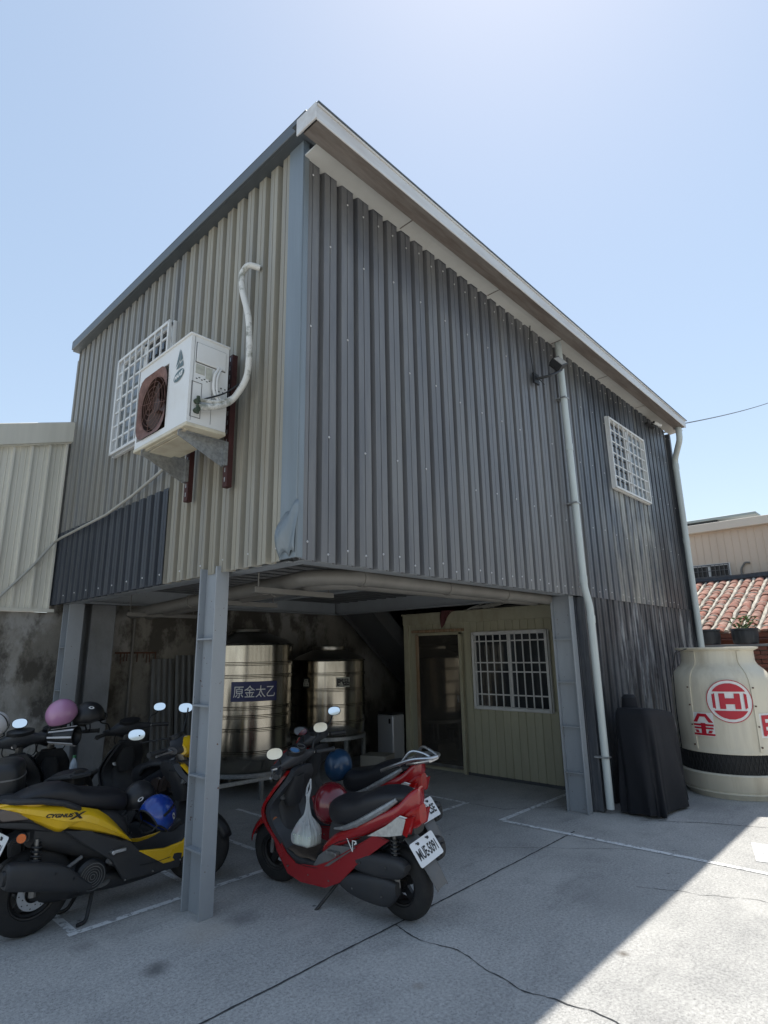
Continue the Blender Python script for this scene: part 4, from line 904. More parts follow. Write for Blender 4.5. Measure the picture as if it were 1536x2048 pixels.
for a_, ch, z in ((at + R(-25), '金', .79), (at + R(48), '日', .79)):
    fz = on_cyl(tc, .552, a_, z, .006); mb = MB(); mb.grid(8, 1, lambda u, v: fz((u - .5) * .235, (v - .5) * .26)); pl = mb.build('label_ground', M['print'], TW, smooth=False)
    fz2 = on_cyl(tc, .552, a_, z, .013); mb = MB(); 
    if ch == '金':
        k = .235
        cut_polys(mb, [[(u * k, v * k) for u, v in ps] for ps in ([(-.46, .10), (-.2, .5), (-.04, .5), (-.04, .36), (-.12, .36), (-.26, .10)], [(-.04, .5), (.2, .5), (.48, .10), (.28, .10), (.12, .36), (-.04, .36)], [(-.46, .02), (-.1, .02), (-.1, -.07), (-.46, -.07)], [(.12, .02), (.48, .02), (.48, -.07), (.12, -.07)], [(-.1, .06), (.12, .06), (.12, -.42), (-.1, -.42)], [(-.44, -.13), (-.1, -.13), (-.1, -.21), (-.44, -.21)], [(.12, -.13), (.46, -.13), (.46, -.21), (.12, -.21)], [(-.42, -.27), (-.26, -.27), (-.2, -.39), (-.36, -.39)], [(.26, -.27), (.42, -.27), (.36, -.39), (.2, -.39)], [(-.48, -.42), (.5, -.42), (.5, -.51), (-.48, -.51)])], 10, fz2)
    else: text_mb(mb, ch, .235, fz2, bold=.012, cuts=12)
    mb.build('lettering', M['towerred'], pl, smooth=False)
mb = MB(); mb.tube([(7.95, 2.62, .75), (7.75, 2.6, .75)], .012, 8); mb.build('inlet_pipe', M['pvc'], TW)
mb = MB(); mb.tube([(7.86, 2.30, 1.645), (7.78, 2.42, 1.60), (7.76, 2.47, 1.40), (7.80, 2.50, .9), (7.82, 2.5, .4)], .006, 6); mb.build('cable', M['ink'], TW)

# ------------------------------------------------------------------ behind the tower: brick ledge, pots, tiled house, beige building
L_ = thing('brick_ledge', 'dark red brick garden wall behind the cooling tower carrying two black pots', 'wall', (11.2, 1.6, 0))
bm_ = MB(); bm_.box(-.045, .045, -.105, .105, -.028, .028); bme = bm_.mesh('brick', M['brick'], smooth=False)
mb = MB(); mb.box(11.12, 11.28, -1.0, 2.95, 0, 1.66); mb.build('wall_core', M['mortar'], L_, smooth=False)
for r_ in range(11):
    y = -.95 + (.11 if r_ % 2 else 0)
    while y < 2.85: linkmesh('brick', bme, L_, Vector((11.09, y, 1.63 - .068 * r_)) - L_.location, (0, 0, random.uniform(-.02, .02))); y += .222
mb = MB(); mb.box(11.03, 11.30, -1.0, 2.95, 1.662, 1.70); mb.build('coping', M['conccol'], L_, bevel=.006)
def pot(y, lab, plant):
    P = thing('plant_pot', lab, 'pot', (11.18, y, 1.70), 0, 'black pots on the brick ledge')
    mb = MB(); n = 22
    pr = [(.0, 1.705), (.17, 1.705), (.185, 1.73), (.195, 1.85), (.19, 1.92), (.205, 1.925), (.20, 1.955), (.17, 1.955), (.16, 1.90), (0, 1.90)]
    mb.lathe(pr, (11.18, y, 0), n=18); mb.build('pot', M['pot'], P, ang=30)
    if plant:
        rnd = random.Random(int(y * 100)); mb = MB(); st = MB()
        for k in range(plant):
            a = rnd.uniform(0, 2 * PI); h = rnd.uniform(.04, .26); rr = rnd.uniform(.02, .2); c = Vector((11.18 + rr * math.cos(a), y + rr * math.sin(a), 1.90 + h)); s_ = rnd.uniform(.025, .05)
            d = Vector((rnd.uniform(-1, 1), rnd.uniform(-1, 1), rnd.uniform(-.2, .8))).normalized(); q = d.cross(Vector((rnd.random(), rnd.random(), 1))).normalized()
            mb.add([c - d * s_, c + q * s_ * .5 + Vector((0, 0, .006)), c + d * s_, c - q * s_ * .5 + Vector((0, 0, .006))], [(0, 1, 2, 3)])
            if k % 6 == 0: st.tube([(11.18, y, 1.88), c], .004, 4)
        mb.build('leaves', M['leaf'], P, smooth=False)['kind'] = 'stuff'; st.build('stem', M['leaf'], P)
pot(2.92, 'black pot without a plant, at the left above the cooling tower rim', 0)
pot(2.36, 'black pot with a small leafy green plant, at the right above the cooling tower rim', 85)
H = thing('tiled_house', 'low old house with a red clay tiled roof behind the cooling tower', 'house', (13.5, 2.0, 0))
xe, ze, xr, zr = 12.0, 1.93, 15.0, 3.10; sl = math.atan2(zr - ze, xr - xe); Ls = math.hypot(xr - xe, zr - ze)
rp = lambda s, y, h: (xe + s * math.cos(sl) - h * math.sin(sl), y, ze + s * math.sin(sl) + h * math.cos(sl))
mb = MB(); mb.prism([(xe - .12, ze - .15), (xr, zr - .06), (xr, 0), (xe + .35, 0), (xe + .35, ze - .06)], lambda u, v, d: (u, d, v), -2.0, 6.0); mb.build('house_body', M['brick'], H, smooth=False)
mb = MB(); mb.add([rp(-.08, -2, .0), rp(Ls, -2, .0), rp(Ls, 6, .0), rp(-.08, 6, .0)], [(0, 1, 2, 3)]); mb.build('roof_bed', M['mortar'], H, smooth=False)
tm = MB(); tl = .40
vs = []
for s in (0, tl * .5, tl):
    k = .082 if s == 0 else (.075 if s < tl else .066); hh = .022 if s == 0 else (.016 if s < tl else .008)
    for j in range(7):
        t = PI * j / 6; vs.append((s, -k * math.cos(t), hh + .042 * math.sin(t)))
tm.add(vs, [(i * 7 + j, i * 7 + j + 1, i * 7 + 8 + j, i * 7 + 7 + j) for i in range(2) for j in range(6)]); tm.add([vs[j] for j in range(7)] , [tuple(range(7))])
tme = tm.mesh('roof_tile', M['tile'], ang=50)
cols = [4.15 - .245 * k for k in range(16)]; Rt = Matrix.Rotation(-sl, 3, 'Y')
mo = MB()
rr_ = random.Random(3)
for y in cols:
    s = -.10
    while s < Ls - .2:
        o = linkmesh('roof_tile', tme, H, Vector(rp(s, y + rr_.uniform(-.008, .008), .004)) - H.location); o.rotation_euler = (rr_.uniform(-.05, .05), -sl + rr_.uniform(-.02, .02), rr_.uniform(-.03, .03)); o.scale = (1, rr_.uniform(.92, 1.06), rr_.uniform(.9, 1.15)); s += .335
    # lime mortar ridge between the tile columns
    P = []; s = -.06
    while s < Ls: P.append(rp(s, y - .1225 + rr_.uniform(-.012, .012), .018 + rr_.uniform(-.004, .008))); s += .12
    mo.tube(P, [rr_.uniform(.026, .042) for _ in P], 7)
    s = .10
    while s < Ls - .2:
        if rr_.random() < .5:
            mo.tube([rp(s, y - .08, .03), rp(s - .03, y - .03, .062), rp(s - .03, y + .03, .062), rp(s, y + .08, .03)], rr_.uniform(.010, .020), 6)
        s += .335
mo.build('mortar_ridges', M['mortar'], H)['kind'] = 'stuff'
mb = MB(); P = [(xr + .03, y / 4, zr + .06 + random.uniform(-.012, .012)) for y in range(-8, 25)]; mb.tube(P, .10, 8); mb.build('ridge', M['pot'], H)
mb = MB(); mb.box(xe - .06, xe - .02, -2, 6, ze - .11, ze - .015); mb.build('eave_board', M['brick'], H, smooth=False)
Bb = thing('beige_building', 'beige sheet metal building with a barred window rising behind the tiled roof', 'building', (17.5, 2.0, 0))
xb = 15.6
def bpanel(y0):
    mb = MB(); P = []
    for r in range(5): P += [(y0 + r * .16, 0), (y0 + r * .16 + .05, 0), (y0 + r * .16 + .055, .012), (y0 + r * .16 + .07, .012), (y0 + r * .16 + .075, 0)]
    P.append((y0 + .8, 0)); k = len(P); mb.add([(xb - d, y, z) for z in (1.5, 4.42) for y, d in P], [(i, i + 1, k + i + 1, k + i) for i in range(k - 1)]); mb.build('wall_panel', M['beige'], Bb, smooth=False)
for k in range(10): bpanel(-2.4 + .8 * k)
mb = MB(); mb.box(xb + .02, 20, -2.4, 5.6, 0, 4.5); mb.build('building_body', M['beige'], Bb, smooth=False)
mb = MB(); mb.box(xb - .16, xb + .3, -2.5, 5.7, 4.40, 4.60); mb.build('fascia', M['beigetrim'], Bb, bevel=.01)
mb = MB(); mb.box(xb + .3, 20.1, -2.5, 5.7, 4.55, 4.6); mb.build('roof', M['farroof'], Bb, smooth=False)
grille_window(Bb, (xb - .012, 4.25, 3.17), (0, -1, 0), (-1, 0, 0), .86, .42, 9, 3, proud=.07, panes=('glass', 'glass'), bw=.012, fw=.02, gm='greyplastic')
mb = MB(); mb.tube(polytube([(xb - .03, 3.12, 3.0), (xb - .03, 3.16, 3.42), (xb - .03, 3.05, 3.58), (xb - .03, 2.95, 3.56)], .08), .022, 8); mb.build('bent_pipe', M['pvc'], Bb)
FR = thing('far_canopy', 'dark undersided flat metal canopy roof seen beyond the beige building', 'roof', (21.5, 6.0, 0))
mb = MB(); mb.box(21.0, 24.0, 3.6, 7.6, 5.74, 5.83); mb.build('roof_sheet', M['farroof'], FR, bevel=.02)
mb = MB(); mb.box(21.05, 23.9, 4.72, 7.5, 5.2, 5.737); mb.build('canopy_body', M['farunder'], FR, smooth=False)

# ------------------------------------------------------------------ row across the street (behind the camera; seen in mirrors and steel)
OB = thing('street_building', 'plain pale two-storey row across the street behind the viewer', 'building', (6, -13, 0))
mb = MB(); mb.box(-16, 30, -19, -13, 0, 7.2); mb.build('wall', M['cream'], OB, smooth=False)
for k in range(11):
    for z_ in (1.0, 4.4):
        mb = MB(); mb.box(-14 + 4 * k, -11.8 + 4 * k, -12.985, -12.9, z_, z_ + 1.7); wf = mb.build('window', M['white'], OB, smooth=False); mb = MB(); mb.box(-13.9 + 4 * k, -11.9 + 4 * k, -12.9, -12.89, z_ + .1, z_ + 1.6); mb.build('pane', M['glass'], wf, smooth=False)
mb = MB(); mb.box(-16.2, 30.2, -19.2, -12.6, 7.2, 7.4); mb.build('roof', M['farroof'], OB, smooth=False)
# ------------------------------------------------------------------ scooters (local: x forward, y left, z up, rear contact at the origin)
def wheel(parent, xc, r, wd, name, xf=None, disc_side=0, spokes=5):
    tr = r - .095
    prof = []
    for j in range(13):
        t = PI * (j / 12) ; prof.append((tr + (r - tr) * (math.sin(t) ** .55), -wd / 2 * math.cos(t)))
    mb = MB(xf); mb.lathe(prof + [(tr - .005, wd * .40), (tr - .005, -wd * .40), prof[0]], (xc, 0, r), 'y', 48)
    # tread grooves
    t_ = mb.build(name, M['tyre'], parent, ang=40)
    mb = MB(xf); mb.lathe([(tr + .004, -wd * .44), (tr - .012, -wd * .40), (tr - .022, -wd * .2), (tr - .022, wd * .2), (tr - .012, wd * .40), (tr + .004, wd * .44), (tr - .004, wd * .38), (tr - .03, .03), (tr - .03, -.03), (tr - .004, -wd * .38), (tr + .004, -wd * .44)], (xc, 0, r), 'y', 40)
    mb.lathe([(0, -.05), (.035, -.05), (.04, -.02), (.04, .02), (.035, .05), (0, .05)], (xc, 0, r), 'y', 20)
    for k in range(spokes):
        a = 2 * PI * k / spokes + .3; d = Vector((math.cos(a), 0, math.sin(a))); p = Vector((xc, 0, r))
        mb.bar(p + d * .03, p + d * (tr - .015), .045, .028, up=(0, 1, 0))
    rim = mb.build('rim', M['rim'], t_, ang=30)
    if disc_side:
        s = disc_side
        mb = MB(xf); n = 36; y = s * wd * .46
        mb.lathe([(.055, y), (.098, y), (.098, y + s * .004), (.055, y + s * .004), (.055, y)], (xc, 0, r), 'y', n); mb.build('brake_disc', M['silver'], t_, ang=20)
        mb = MB(xf)
        for k in range(18):
            a = 2 * PI * k / 18; rr = .068 + .018 * (k % 2); mb.tube([(xc + rr * math.cos(a), y + s * .0042, r + rr * math.sin(a)), (xc + rr * math.cos(a), y + s * .0048, r + rr * math.sin(a))], .0042, 6)
        mb.tube([(xc, y, r), (xc, y + s * .02, r)], .028, 14); mb.build('disc_holes', M['ink'], t_)
        mb = MB(xf); mb.tube([(xc + .07, y - s * .01, r + .05), (xc + .07, y + s * .025, r + .05)], .034, 10); mb.build('caliper', M['alloy'], t_)
    return t_
def crescent(mb, zs, k, th, n=14):
    """curved shield: stations (z, x at the middle, half width, edge sweep back)"""
    fine = []
    def cr(p0, p1, p2, p3, t): return .5 * (2 * p1 + (p2 - p0) * t + (2 * p0 - 5 * p1 + 4 * p2 - p3) * t * t + (3 * p1 - p0 - 3 * p2 + p3) * t ** 3)
    for i in range(len(zs) - 1):
        a, b, c, d = zs[max(i - 1, 0)], zs[i], zs[i + 1], zs[min(i + 2, len(zs) - 1)]
        for q in range(4): fine.append([cr(a[j], b[j], c[j], d[j], q / 4) for j in range(4)])
    fine.append(list(zs[-1])); F = []
    for sgn in (0, 1):
        for (z, x, hw, sw) in fine:
            for j in range(n + 1):
                v = 2 * j / n - 1; F.append((x - sw * abs(v) ** 2.2 - (th if sgn else 0), v * (hw - (.004 if sgn else 0)), z))
    m = len(fine); w_ = n + 1; o = m * w_
    fs = [(i * w_ + j, i * w_ + j + 1, (i + 1) * w_ + j + 1, (i + 1) * w_ + j) for i in range(m - 1) for j in range(n)]
    fs += [tuple(reversed([q + o for q in f])) for f in fs]
    for i in range(m - 1): fs += [(i * w_, (i + 1) * w_, (i + 1) * w_ + o, i * w_ + o), (i * w_ + n, i * w_ + n + o, (i + 1) * w_ + n + o, (i + 1) * w_ + n)]
    for j in range(n): fs += [(j, j + o, j + 1 + o, j + 1), ((m - 1) * w_ + j, (m - 1) * w_ + j + 1, (m - 1) * w_ + j + 1 + o, (m - 1) * w_ + j + o)]
    mb.add(F, fs)
def scooter(label, root, head, lean, P):
    """P: options"""
    rt = bpy.data.objects.new('scooter', None); COL.objects.link(rt); rt.empty_display_size = .2
    rt.location = (root[0], root[1], 0); rt.rotation_mode = 'XYZ'
    Mx = Matrix.Rotation(R(head), 4, 'Z') @ Matrix.Rotation(R(-lean), 4, 'X'); rt.rotation_euler = Mx.to_euler()
    OFF[rt] = Vector((0, 0, 0)); tag(rt, label, 'scooter', P.get('group', 'scooters parked under the building'))
    col = P['col']; sty = P.get('style', 'a')
    ST = Matrix.Translation((1.08, 0, 0)) @ Matrix.Rotation(R(P.get('steer', 0)), 4, 'Z') @ Matrix.Translation((-1.08, 0, 0))
    WR = P.get('wr', .245); rw = wheel(rt, 0, WR, .125 if WR > .24 else .115, 'rear_wheel', None, P.get('disc', 0)); fx = P.get('fx', 1.27); fw = wheel(rt, fx, min(WR, .24), .11, 'front_wheel', ST, 0)
    # fender + fork
    mb = MB(ST)
    def fen(u, v):
        a = R(15 + 140 * u); s = 2 * v - 1; rr = .262 - .05 * abs(s) ** 2.5; return (fx + rr * math.cos(a), s * .078, .24 + rr * math.sin(a))
    mb.grid(16, 8, fen); mb.build('front_fender', col if sty != 'y' else M['black'], rt, solid=.004)
    mb = MB(ST)
    for s in (-1, 1): mb.tube([(fx + .005, s * .075, .24), (1.15, s * .07, .55)], .018, 10)
    mb.tube([(1.15, 0, .5), (1.0, 0, .92)], .03, 10); mb.build('front_fork', M['alloy'], rt)
    # apron and leg shield
    ap = [(.26, 1.02, .15, .03), (.38, 1.09, .185, .03), (.50, 1.20, .20, .05), (.60, 1.225, .205, .075), (.70, 1.16, .185, .085), (.79, 1.07, .145, .07), (.85, 1.01, .10, .05)]
    mb = MB(); crescent(mb, ap, 0, .03); mb.build('front_apron', col, rt, ang=50)
    ls = [(.25, .975, .135, .0), (.38, 1.035, .17, .0), (.50, 1.115, .182, -.005), (.60, 1.125, .182, .0), (.70, 1.06, .165, .02), (.79, .985, .13, .03), (.86, .955, .09, .03)]
    mb = MB(); crescent(mb, ls, 0, .05); lsh = mb.build('leg_shield', M['handlecover'] if P.get('greyshield') else M['blackmatt'], rt, ang=50)
    mb = MB(); mb.loft([(.86, .99, 1.06, .06, 2.2), (.75, 1.0, 1.10, .09, 2.2), (.6, 1.05, 1.15, .10, 2.4), (.4, 1.0, 1.05, .10, 2.4)], lambda t, y, z: (z, y, t), sub=2); mb.build('column_cover', M['blackmatt'], rt)
    mb = MB(); mb.loft([(.58, .975, 1.06, .06, 2.6), (.66, .955, 1.06, .085, 2.6), (.74, .93, 1.02, .075, 2.6), (.80, .91, .98, .05, 2.6)], lambda t, y, z: (z, y, t), sub=3); mb.build('ignition_panel', M['blackmatt'], lsh)
    mb = MB(); mb.tube([(1.05, .085, .655), (1.03, .085, .66)], .026, 16); mb.build('lock', M['silver'], lsh)
    if P.get('amber'):
        mb = MB(); mb.tube([(1.085, .145, .50), (1.072, .145, .50)], .024, 12); mb.build('side_reflector', M['amber'], lsh)
    # floor
    mb = MB(); mb.loft([(.42, .26, .34, .15, 6), (.55, .245, .30, .165, 6), (.8, .235, .285, .165, 6), (.95, .25, .32, .155, 6), (1.05, .33, .42, .13, 6)], n=28, sub=3); mb.v = [(x, y, z + (.035 if sty == 'y' else 0)) for x, y, z in mb.v]; fl_ = mb.build('floorboard', M['blackmatt'], rt)
    if P.get('mat'):
        mb = MB(); mb.grid(10, 6, lambda u, v: (.53 + .42 * u, (2 * v - 1) * .142, .304 - .018 * math.sin(u * PI) + .008 * math.sin(u * 14 + v * 7) + .05 * max(0, u - .75))); mb.build('floor_mat', M['mat'], rt, solid=.006)
    mb = MB(); mb.loft([(.30, .15, .30, .11, 3), (.55, .13, .25, .12, 3), (.85, .14, .24, .12, 3), (1.0, .2, .3, .10, 3)], sub=3); mb.build('belly_pan', M['black'], rt)
    # body under the seat
    mb = MB(); mb.loft([(-.05, .50, .72, .09, 3), (.15, .42, .72, .125, 3), (.35, .32, .68, .14, 3), (.48, .27, .62, .135, 3), (.545, .27, .56, .115, 3), (.575, .29, .50, .08, 3)], sub=3); mb.build('seat_base', M['blackmatt'], rt)
    # coloured side panels (built as shells standing proud of the seat base)
    def shell(poly, s, yf, th, name, m, bev=.008, par=rt, sub=0):
        mb = MB(); n = len(poly)
        a = [(u, s * yf(u, v), v) for u, v in poly]; b = [(u, s * (yf(u, v) - th), v) for u, v in poly]
        mb.add(a + b, [tuple(range(n)) if s < 0 else tuple(reversed(range(n))), tuple(reversed(range(n, 2 * n))) if s < 0 else tuple(range(n, 2 * n))] + [(i, i + n, (i + 1) % n + n, (i + 1) % n) for i in range(n)])
        return mb.build(name, m, par, bevel=bev, ang=30)
    tail = P['tail']
    mb = MB(); mb.loft(tail, n=28, sub=4); tf_ = mb.build('tail_fairing' if sty != 'y' else 'tail_core', col if sty != 'y' else M['blackmatt'], rt, ang=60)
    if sty == 'y':
        def lin(c, t):
            n_ = len(c) - 1; i = min(int(t * n_), n_ - 1); q = t * n_ - i; return Vector(c[i]).lerp(Vector(c[i + 1]), q)
        for s in (-1, 1):
            mb = MB(); N_ = 40; top = P['ptop']; bot = P['pbot']; rows = (0, .30, .55, .58, .85, 1.0); outw = (-.022, .006, .016, .012, -.004, -.022); vs = []
            for i in range(N_ + 1):
                t = i / N_; a = lin(top, t); b = lin(bot, t); hw = .085 + .095 * min(1, max(0, (a.x + .26) / .36)) ** .7 + .004
                for r_, o_ in zip(rows, outw): p = a.lerp(b, r_); vs.append((p.x, s * (hw + o_), p.y))
            k = len(rows); mb.add(vs, [(i * k + j, i * k + j + 1, (i + 1) * k + j + 1, (i + 1) * k + j) for i in range(N_) for j in range(k - 1)])
            mb.build('tail_fairing', col, rt, ang=14, solid=.006)
        mb = MB(); mb.loft([(-.255, .765, .80, .07, 3), (-.2, .765, .806, .10, 3), (-.1, .74, .795, .135, 3), (.02, .70, .765, .15, 3)], n=24, sub=3); mb.build('tail_top', col, rt, ang=60)
    skirt = P['skirt']
    for s in (-1, 1): shell(skirt, s, lambda u, v: .178 - .02 * max(0, (u - .85) / .2) - .06 * max(0, (.25 - u) / .3), .022, 'side_skirt', P.get('skirtcol', col))
    for s in (-1, 1): shell(P['kick'], s, lambda u, v: .172 - .03 * max(0, (.2 - u) / .4), .03, 'kick_panel', P.get('kickcol', M['blackmatt']))
    # seat
    mb = MB(); mb.loft(P['seat'], n=28, sub=4); seat = mb.build('seat', M['seat'], rt, ang=60)
    if P.get('seattrim'):
        for s in (-1, 1):
            mb = MB(); pts = [(.46, s * .145, .535), (.36, s * .155, .555), (.24, s * .158, .60), (.12, s * .150, .66), (.0, s * .13, .725), (-.08, s * .10, .775)]
            mb.tube([(pts[0][0], pts[0][1], pts[0][2])] + pts[1:], [.006, .016, .022, .024, .022, .014], 8); mb.build('seat_trim', M['galv'] if P['seattrim'] == 1 else M['greyplastic'], rt)
    # rail
    if P.get('rail') == 'black':
        mb = MB(); mb.loft([(-.27, .795, .815, .07, 3), (-.2, .79, .818, .10, 3), (-.1, .775, .81, .12, 3)], sub=3)
        for s in (-1, 1): mb.tube([(-.24, s * .06, .806), (-.18, s * .12, .80), (-.05, s * .155, .785), (.08, s * .165, .75), (.17, s * .16, .70), (.20, s * .15, .675)], [.016, .017, .018, .018, .022, .016], 10)
        mb.build('grab_rail', M['blackmatt'], rt)
    elif P.get('rail') == 'silver':
        mb = MB()
        for s in (-1, 1): mb.tube(polytube([(.10, s * .135, .755), (-.05, s * .14, .815), (-.2, s * .115, .865), (-.33, s * .07, .87), (-.35, s * .0, .87)], .07), .014, 10)
        mb.loft([(-.12, .80, .83, .10, 4), (-.22, .815, .845, .10, 4), (-.32, .835, .86, .07, 4)], sub=2); 
        mb.tube(polytube([(-.06, .11, .80), (-.16, .08, .92), (-.26, .05, .90), (-.34, .04, .86)], .06), .011, 8); mb.tube(polytube([(-.06, -.11, .80), (-.16, -.08, .92), (-.26, -.05, .90), (-.34, -.04, .86)], .06), .011, 8); mb.build('grab_rail', M['silver'], rt)
    if P.get('box'):
        bx = MB(); bx.loft([(-.48, .74, .95, .15, 5), (-.44, .72, .98, .19, 5), (-.28, .71, 1.0, .205, 5), (-.14, .72, .98, .19, 5), (-.10, .76, .94, .15, 5)], n=28, sub=3); bx_ = bx.build('top_case', M['black'], rt); s_ = MB(); s_.loft([(-.485, 0.875, 0.885, .155, 5), (-.44, 0.873, 0.887, .195, 5), (-.28, 0.873, 0.887, .21, 5), (-.14, 0.875, 0.885, .195, 5), (-.095, 0.875, 0.885, .155, 5)], n=28, sub=2); s_.build('lid_seam', M['greyplastic'], bx_)
    # rear lights
    if sty == 'y':
        for s in (-1, 1): shell([(-.262, .765), (-.265, .715), (-.24, .695), (-.10, .685), (-.14, .742), (-.2, .768)], s, lambda u, v: .072 + .25 * (u + .27) + .01, .03, 'tail_light', M['lampdark'], .006)
        mb = MB(); mb.box(-.285, -.262, -.05, .05, .715, .775); mb.build('tail_light', M['lampdark'], rt, bevel=.006)
        mb = MB(); mb.loft([(-.26, .665, .70, .07, 3), (-.15, .63, .69, .10, 3), (.0, .58, .66, .11, 3), (.15, .52, .62, .12, 3)], sub=3); mb.build('under_tail', M['blackmatt'], rt)
        mb = MB(); mb.box(-.29, -.262, -.082, -.066, .70, .765); mb.build('tail_light_edge', M['print'], rt, bevel=.003)
    else:
        for s in (-1, 1):
            shell([(-.16, .675), (-.13, .59), (-.04, .575), (.08, .57), (-.02, .62), (-.115, .685)], s, lambda u, v: .112 + .24 * (u + .16) + .028, .03, 'turn_lamp', M['lampclear' if not P.get('lampm') else 'lampdark'], .006)
            shell([(-.20, .685), (-.155, .575), (-.13, .59), (-.16, .675)], s, lambda u, v: .09 + .25 * (u + .2) + .026, .05, 'tail_light', M[P.get('lampm', 'lampred')], .006)
        mb = MB(); mb.loft([(-.212, .62, .735, .04, 3), (-.17, .59, .74, .08, 3), (-.11, .57, .72, .10, 3)], sub=3); mb.build('tail_light', M[P.get('lampm', 'lampred')], rt)
        mb = MB(); mb.loft([(-.17, .55, .63, .06, 3), (-.08, .52, .61, .10, 3), (.05, .47, .58, .11, 3), (.2, .42, .54, .12, 3)], sub=3); mb.build('under_tail', M['black'], rt)
    # rear mudguard and plate
    mb = MB(); pts = [(-.02, .56, .055), (-.10, .515, .065), (-.165, .45, .070), (-.245, .36, .068), (-.315, .25, .060)]
    if sty == 'y': pts = [(-.05, .62, .05), (-.15, .58, .06), (-.24, .53, .062), (-.29, .46, .062), (-.34, .36, .055)]
    vs = []
    for x, z, hw in pts: vs += [(x, -hw, z), (x, -hw * .6, z + .012), (x, hw * .6, z + .012), (x, hw, z)]
    mb.add(vs, [(4 * i + j, 4 * i + j + 1, 4 * i + 5 + j, 4 * i + 4 + j) for i in range(len(pts) - 1) for j in range(3)]); mg = mb.build('rear_mudguard', M['blackmatt'] if sty == 'y' else M['greyplastic' if P.get('greymud') else 'blackmatt'], rt, solid=.006, bevel=.002)
    if P.get('plate'):
        pc, tilt = P.get('plate_pos', ((-.315, 0, .50), 30)); pc = Vector(pc); Rp = Matrix.Translation(pc) @ Matrix.Rotation(R(tilt), 4, 'Y') @ Matrix.Rotation(R(P.get('plate_roll', 0)), 4, 'X')
        # plate plane: local y/z, facing -x
        mb = MB(Rp); n = 6; rad = .014; hw, hh = .13, .075; ol = []
        for cx_, cy_, a0 in ((hw - rad, hh - rad, 0), (-hw + rad, hh - rad, 90), (-hw + rad, -hh + rad, 180), (hw - rad, -hh + rad, 270)):
            for k in range(n): a = R(a0 + 90 * k / (n - 1)); ol.append((cx_ + rad * math.cos(a), cy_ + rad * math.sin(a)))
        mb.prism(ol, lambda u, v, d: (d, u, v), -.002, .002); pl = mb.build('number_plate', M['plate'], rt, smooth=False)
        mb = MB(Rp); text_mb(mb, P['plate'], .075, lambda u, v: (-.0035, -u, v * 1.2 - .008), bold=.002, width=.215)
        mb.build('plate_lettering', M['ink'], pl, smooth=False)
        mb = MB(Rp)
        for s in (-1, 1): mb.tube([(-.002, s * .055, .052), (-.010, s * .055, .052)], .009, 8); mb.bar((-.005, s * .055, .052), (-.005, s * .055 + .018, .06), .006)
        mb.build('plate_bolts', M['ink'], pl)
        mb = MB(Rp); mb.box(.003, .012, -.06, .06, -.05, .06); mb.build('plate_holder', M['black'], pl, smooth=False)
    # shock absorbers
    for s in ((-1,) if sty == 'y' else (1,)):
        a = Vector((-.035, s * .10, .56)); b = Vector((-.03, s * .105, .30)); P_ = []
        for k in range(90): t = k / 89; an = t * 2 * PI * 8; p = a.lerp(b, .1 + .75 * t); P_.append((p.x + .028 * math.cos(an), p.y + .028 * math.sin(an), p.z))
        mb = MB(); mb.tube(P_, .006, 6); sh = mb.build('shock_spring', M['black'], rt); mb = MB(); mb.tube([a, b], .013, 8); mb.tube([b, b + Vector((.0, 0, -.06))], .022, 8); mb.build('shock_rod', M['alloy'], sh)
    # engine, air box, muffler
    mb = MB(); mb.loft([(-.02, .17, .30, .05, 3), (.12, .15, .33, .10, 3), (.3, .14, .38, .12, 3), (.42, .16, .34, .10, 3), (.5, .2, .3, .07, 3)], sub=3); eng = mb.build('engine', M['black'], rt)
    mb = MB(); mb.lathe([(.0, -.165), (.045, -.165), (.05, -.172), (.065, -.172), (.085, -.168), (.10, -.15), (.10, -.08)], (.30, 0, .275), 'y', 28); mb.build('fan_cover', M['black'], eng)
    mb = MB()
    for rr in (.015, .03, .045, .06, .078): mb.tube([(.30 + rr * math.cos(t * PI / 12), -.176, .275 + rr * math.sin(t * PI / 12)) for t in range(25)], .0022, 5, cap=False)
    mb.tube([(.46, -.13, .30), (.40, -.15, .34)], .014, 8); mb.tube([(.24, -.13, .40), (.12, -.13, .34)], .012, 8); mb.build('fan_rings', M['greyplastic'] if sty == 'y' else M['blackmatt'], eng)
    mb = MB(); mb.loft([(-.14, .36, .40, .04, 3), (-.08, .31, .43, .045, 3), (.10, .29, .43, .05, 3), (.26, .30, .40, .045, 3), (.33, .32, .36, .03, 3)], lambda t, y, z: (t, .125 + y, z), sub=3); mb.build('air_box', M['blackmatt'], rt)
    mb = MB(); mb.loft([(-.05, .20, .28, .03, 3), (.02, .13, .30, .045, 3), (.15, .12, .30, .055, 3), (.32, .14, .28, .055, 3), (.42, .17, .25, .04, 3)], lambda t, y, z: (t, .13 + y, z), sub=3); mb.build('belt_cover', M['blackmatt'], rt)
    d_ = [(-.22, .345, .455, .048, 3.2), (-.18, .325, .475, .058, 3.2), (.0, .275, .435, .060, 3.2), (.14, .235, .375, .052, 3.2), (.25, .205, .275, .03, 2.5), (.30, .205, .24, .018, 2)]
    mb = MB(); mb.loft(d_, lambda t, y, z: (t, -.165 + y, z), sub=3); mu = mb.build('muffler', M['blackmatt'], rt)
    mb = MB(); mb.loft([(-.235, .365, .44, .030, 3), (-.215, .36, .445, .034, 3)], lambda t, y, z: (t, -.165 + y, z), sub=1); mb.tube([(.05, -.226, .37), (.05, -.232, .37)], .009, 8); mb.tube([(.17, -.217, .31), (.17, -.224, .31)], .009, 8); mb.build('muffler_tip', M['black'], mu)
    mb = MB(); mb.tube(polytube([(.28, -.165, .22), (.42, -.12, .19), (.5, -.06, .24)], .05), .016, 8); mb.build('exhaust_pipe', M['alloy'], mu)
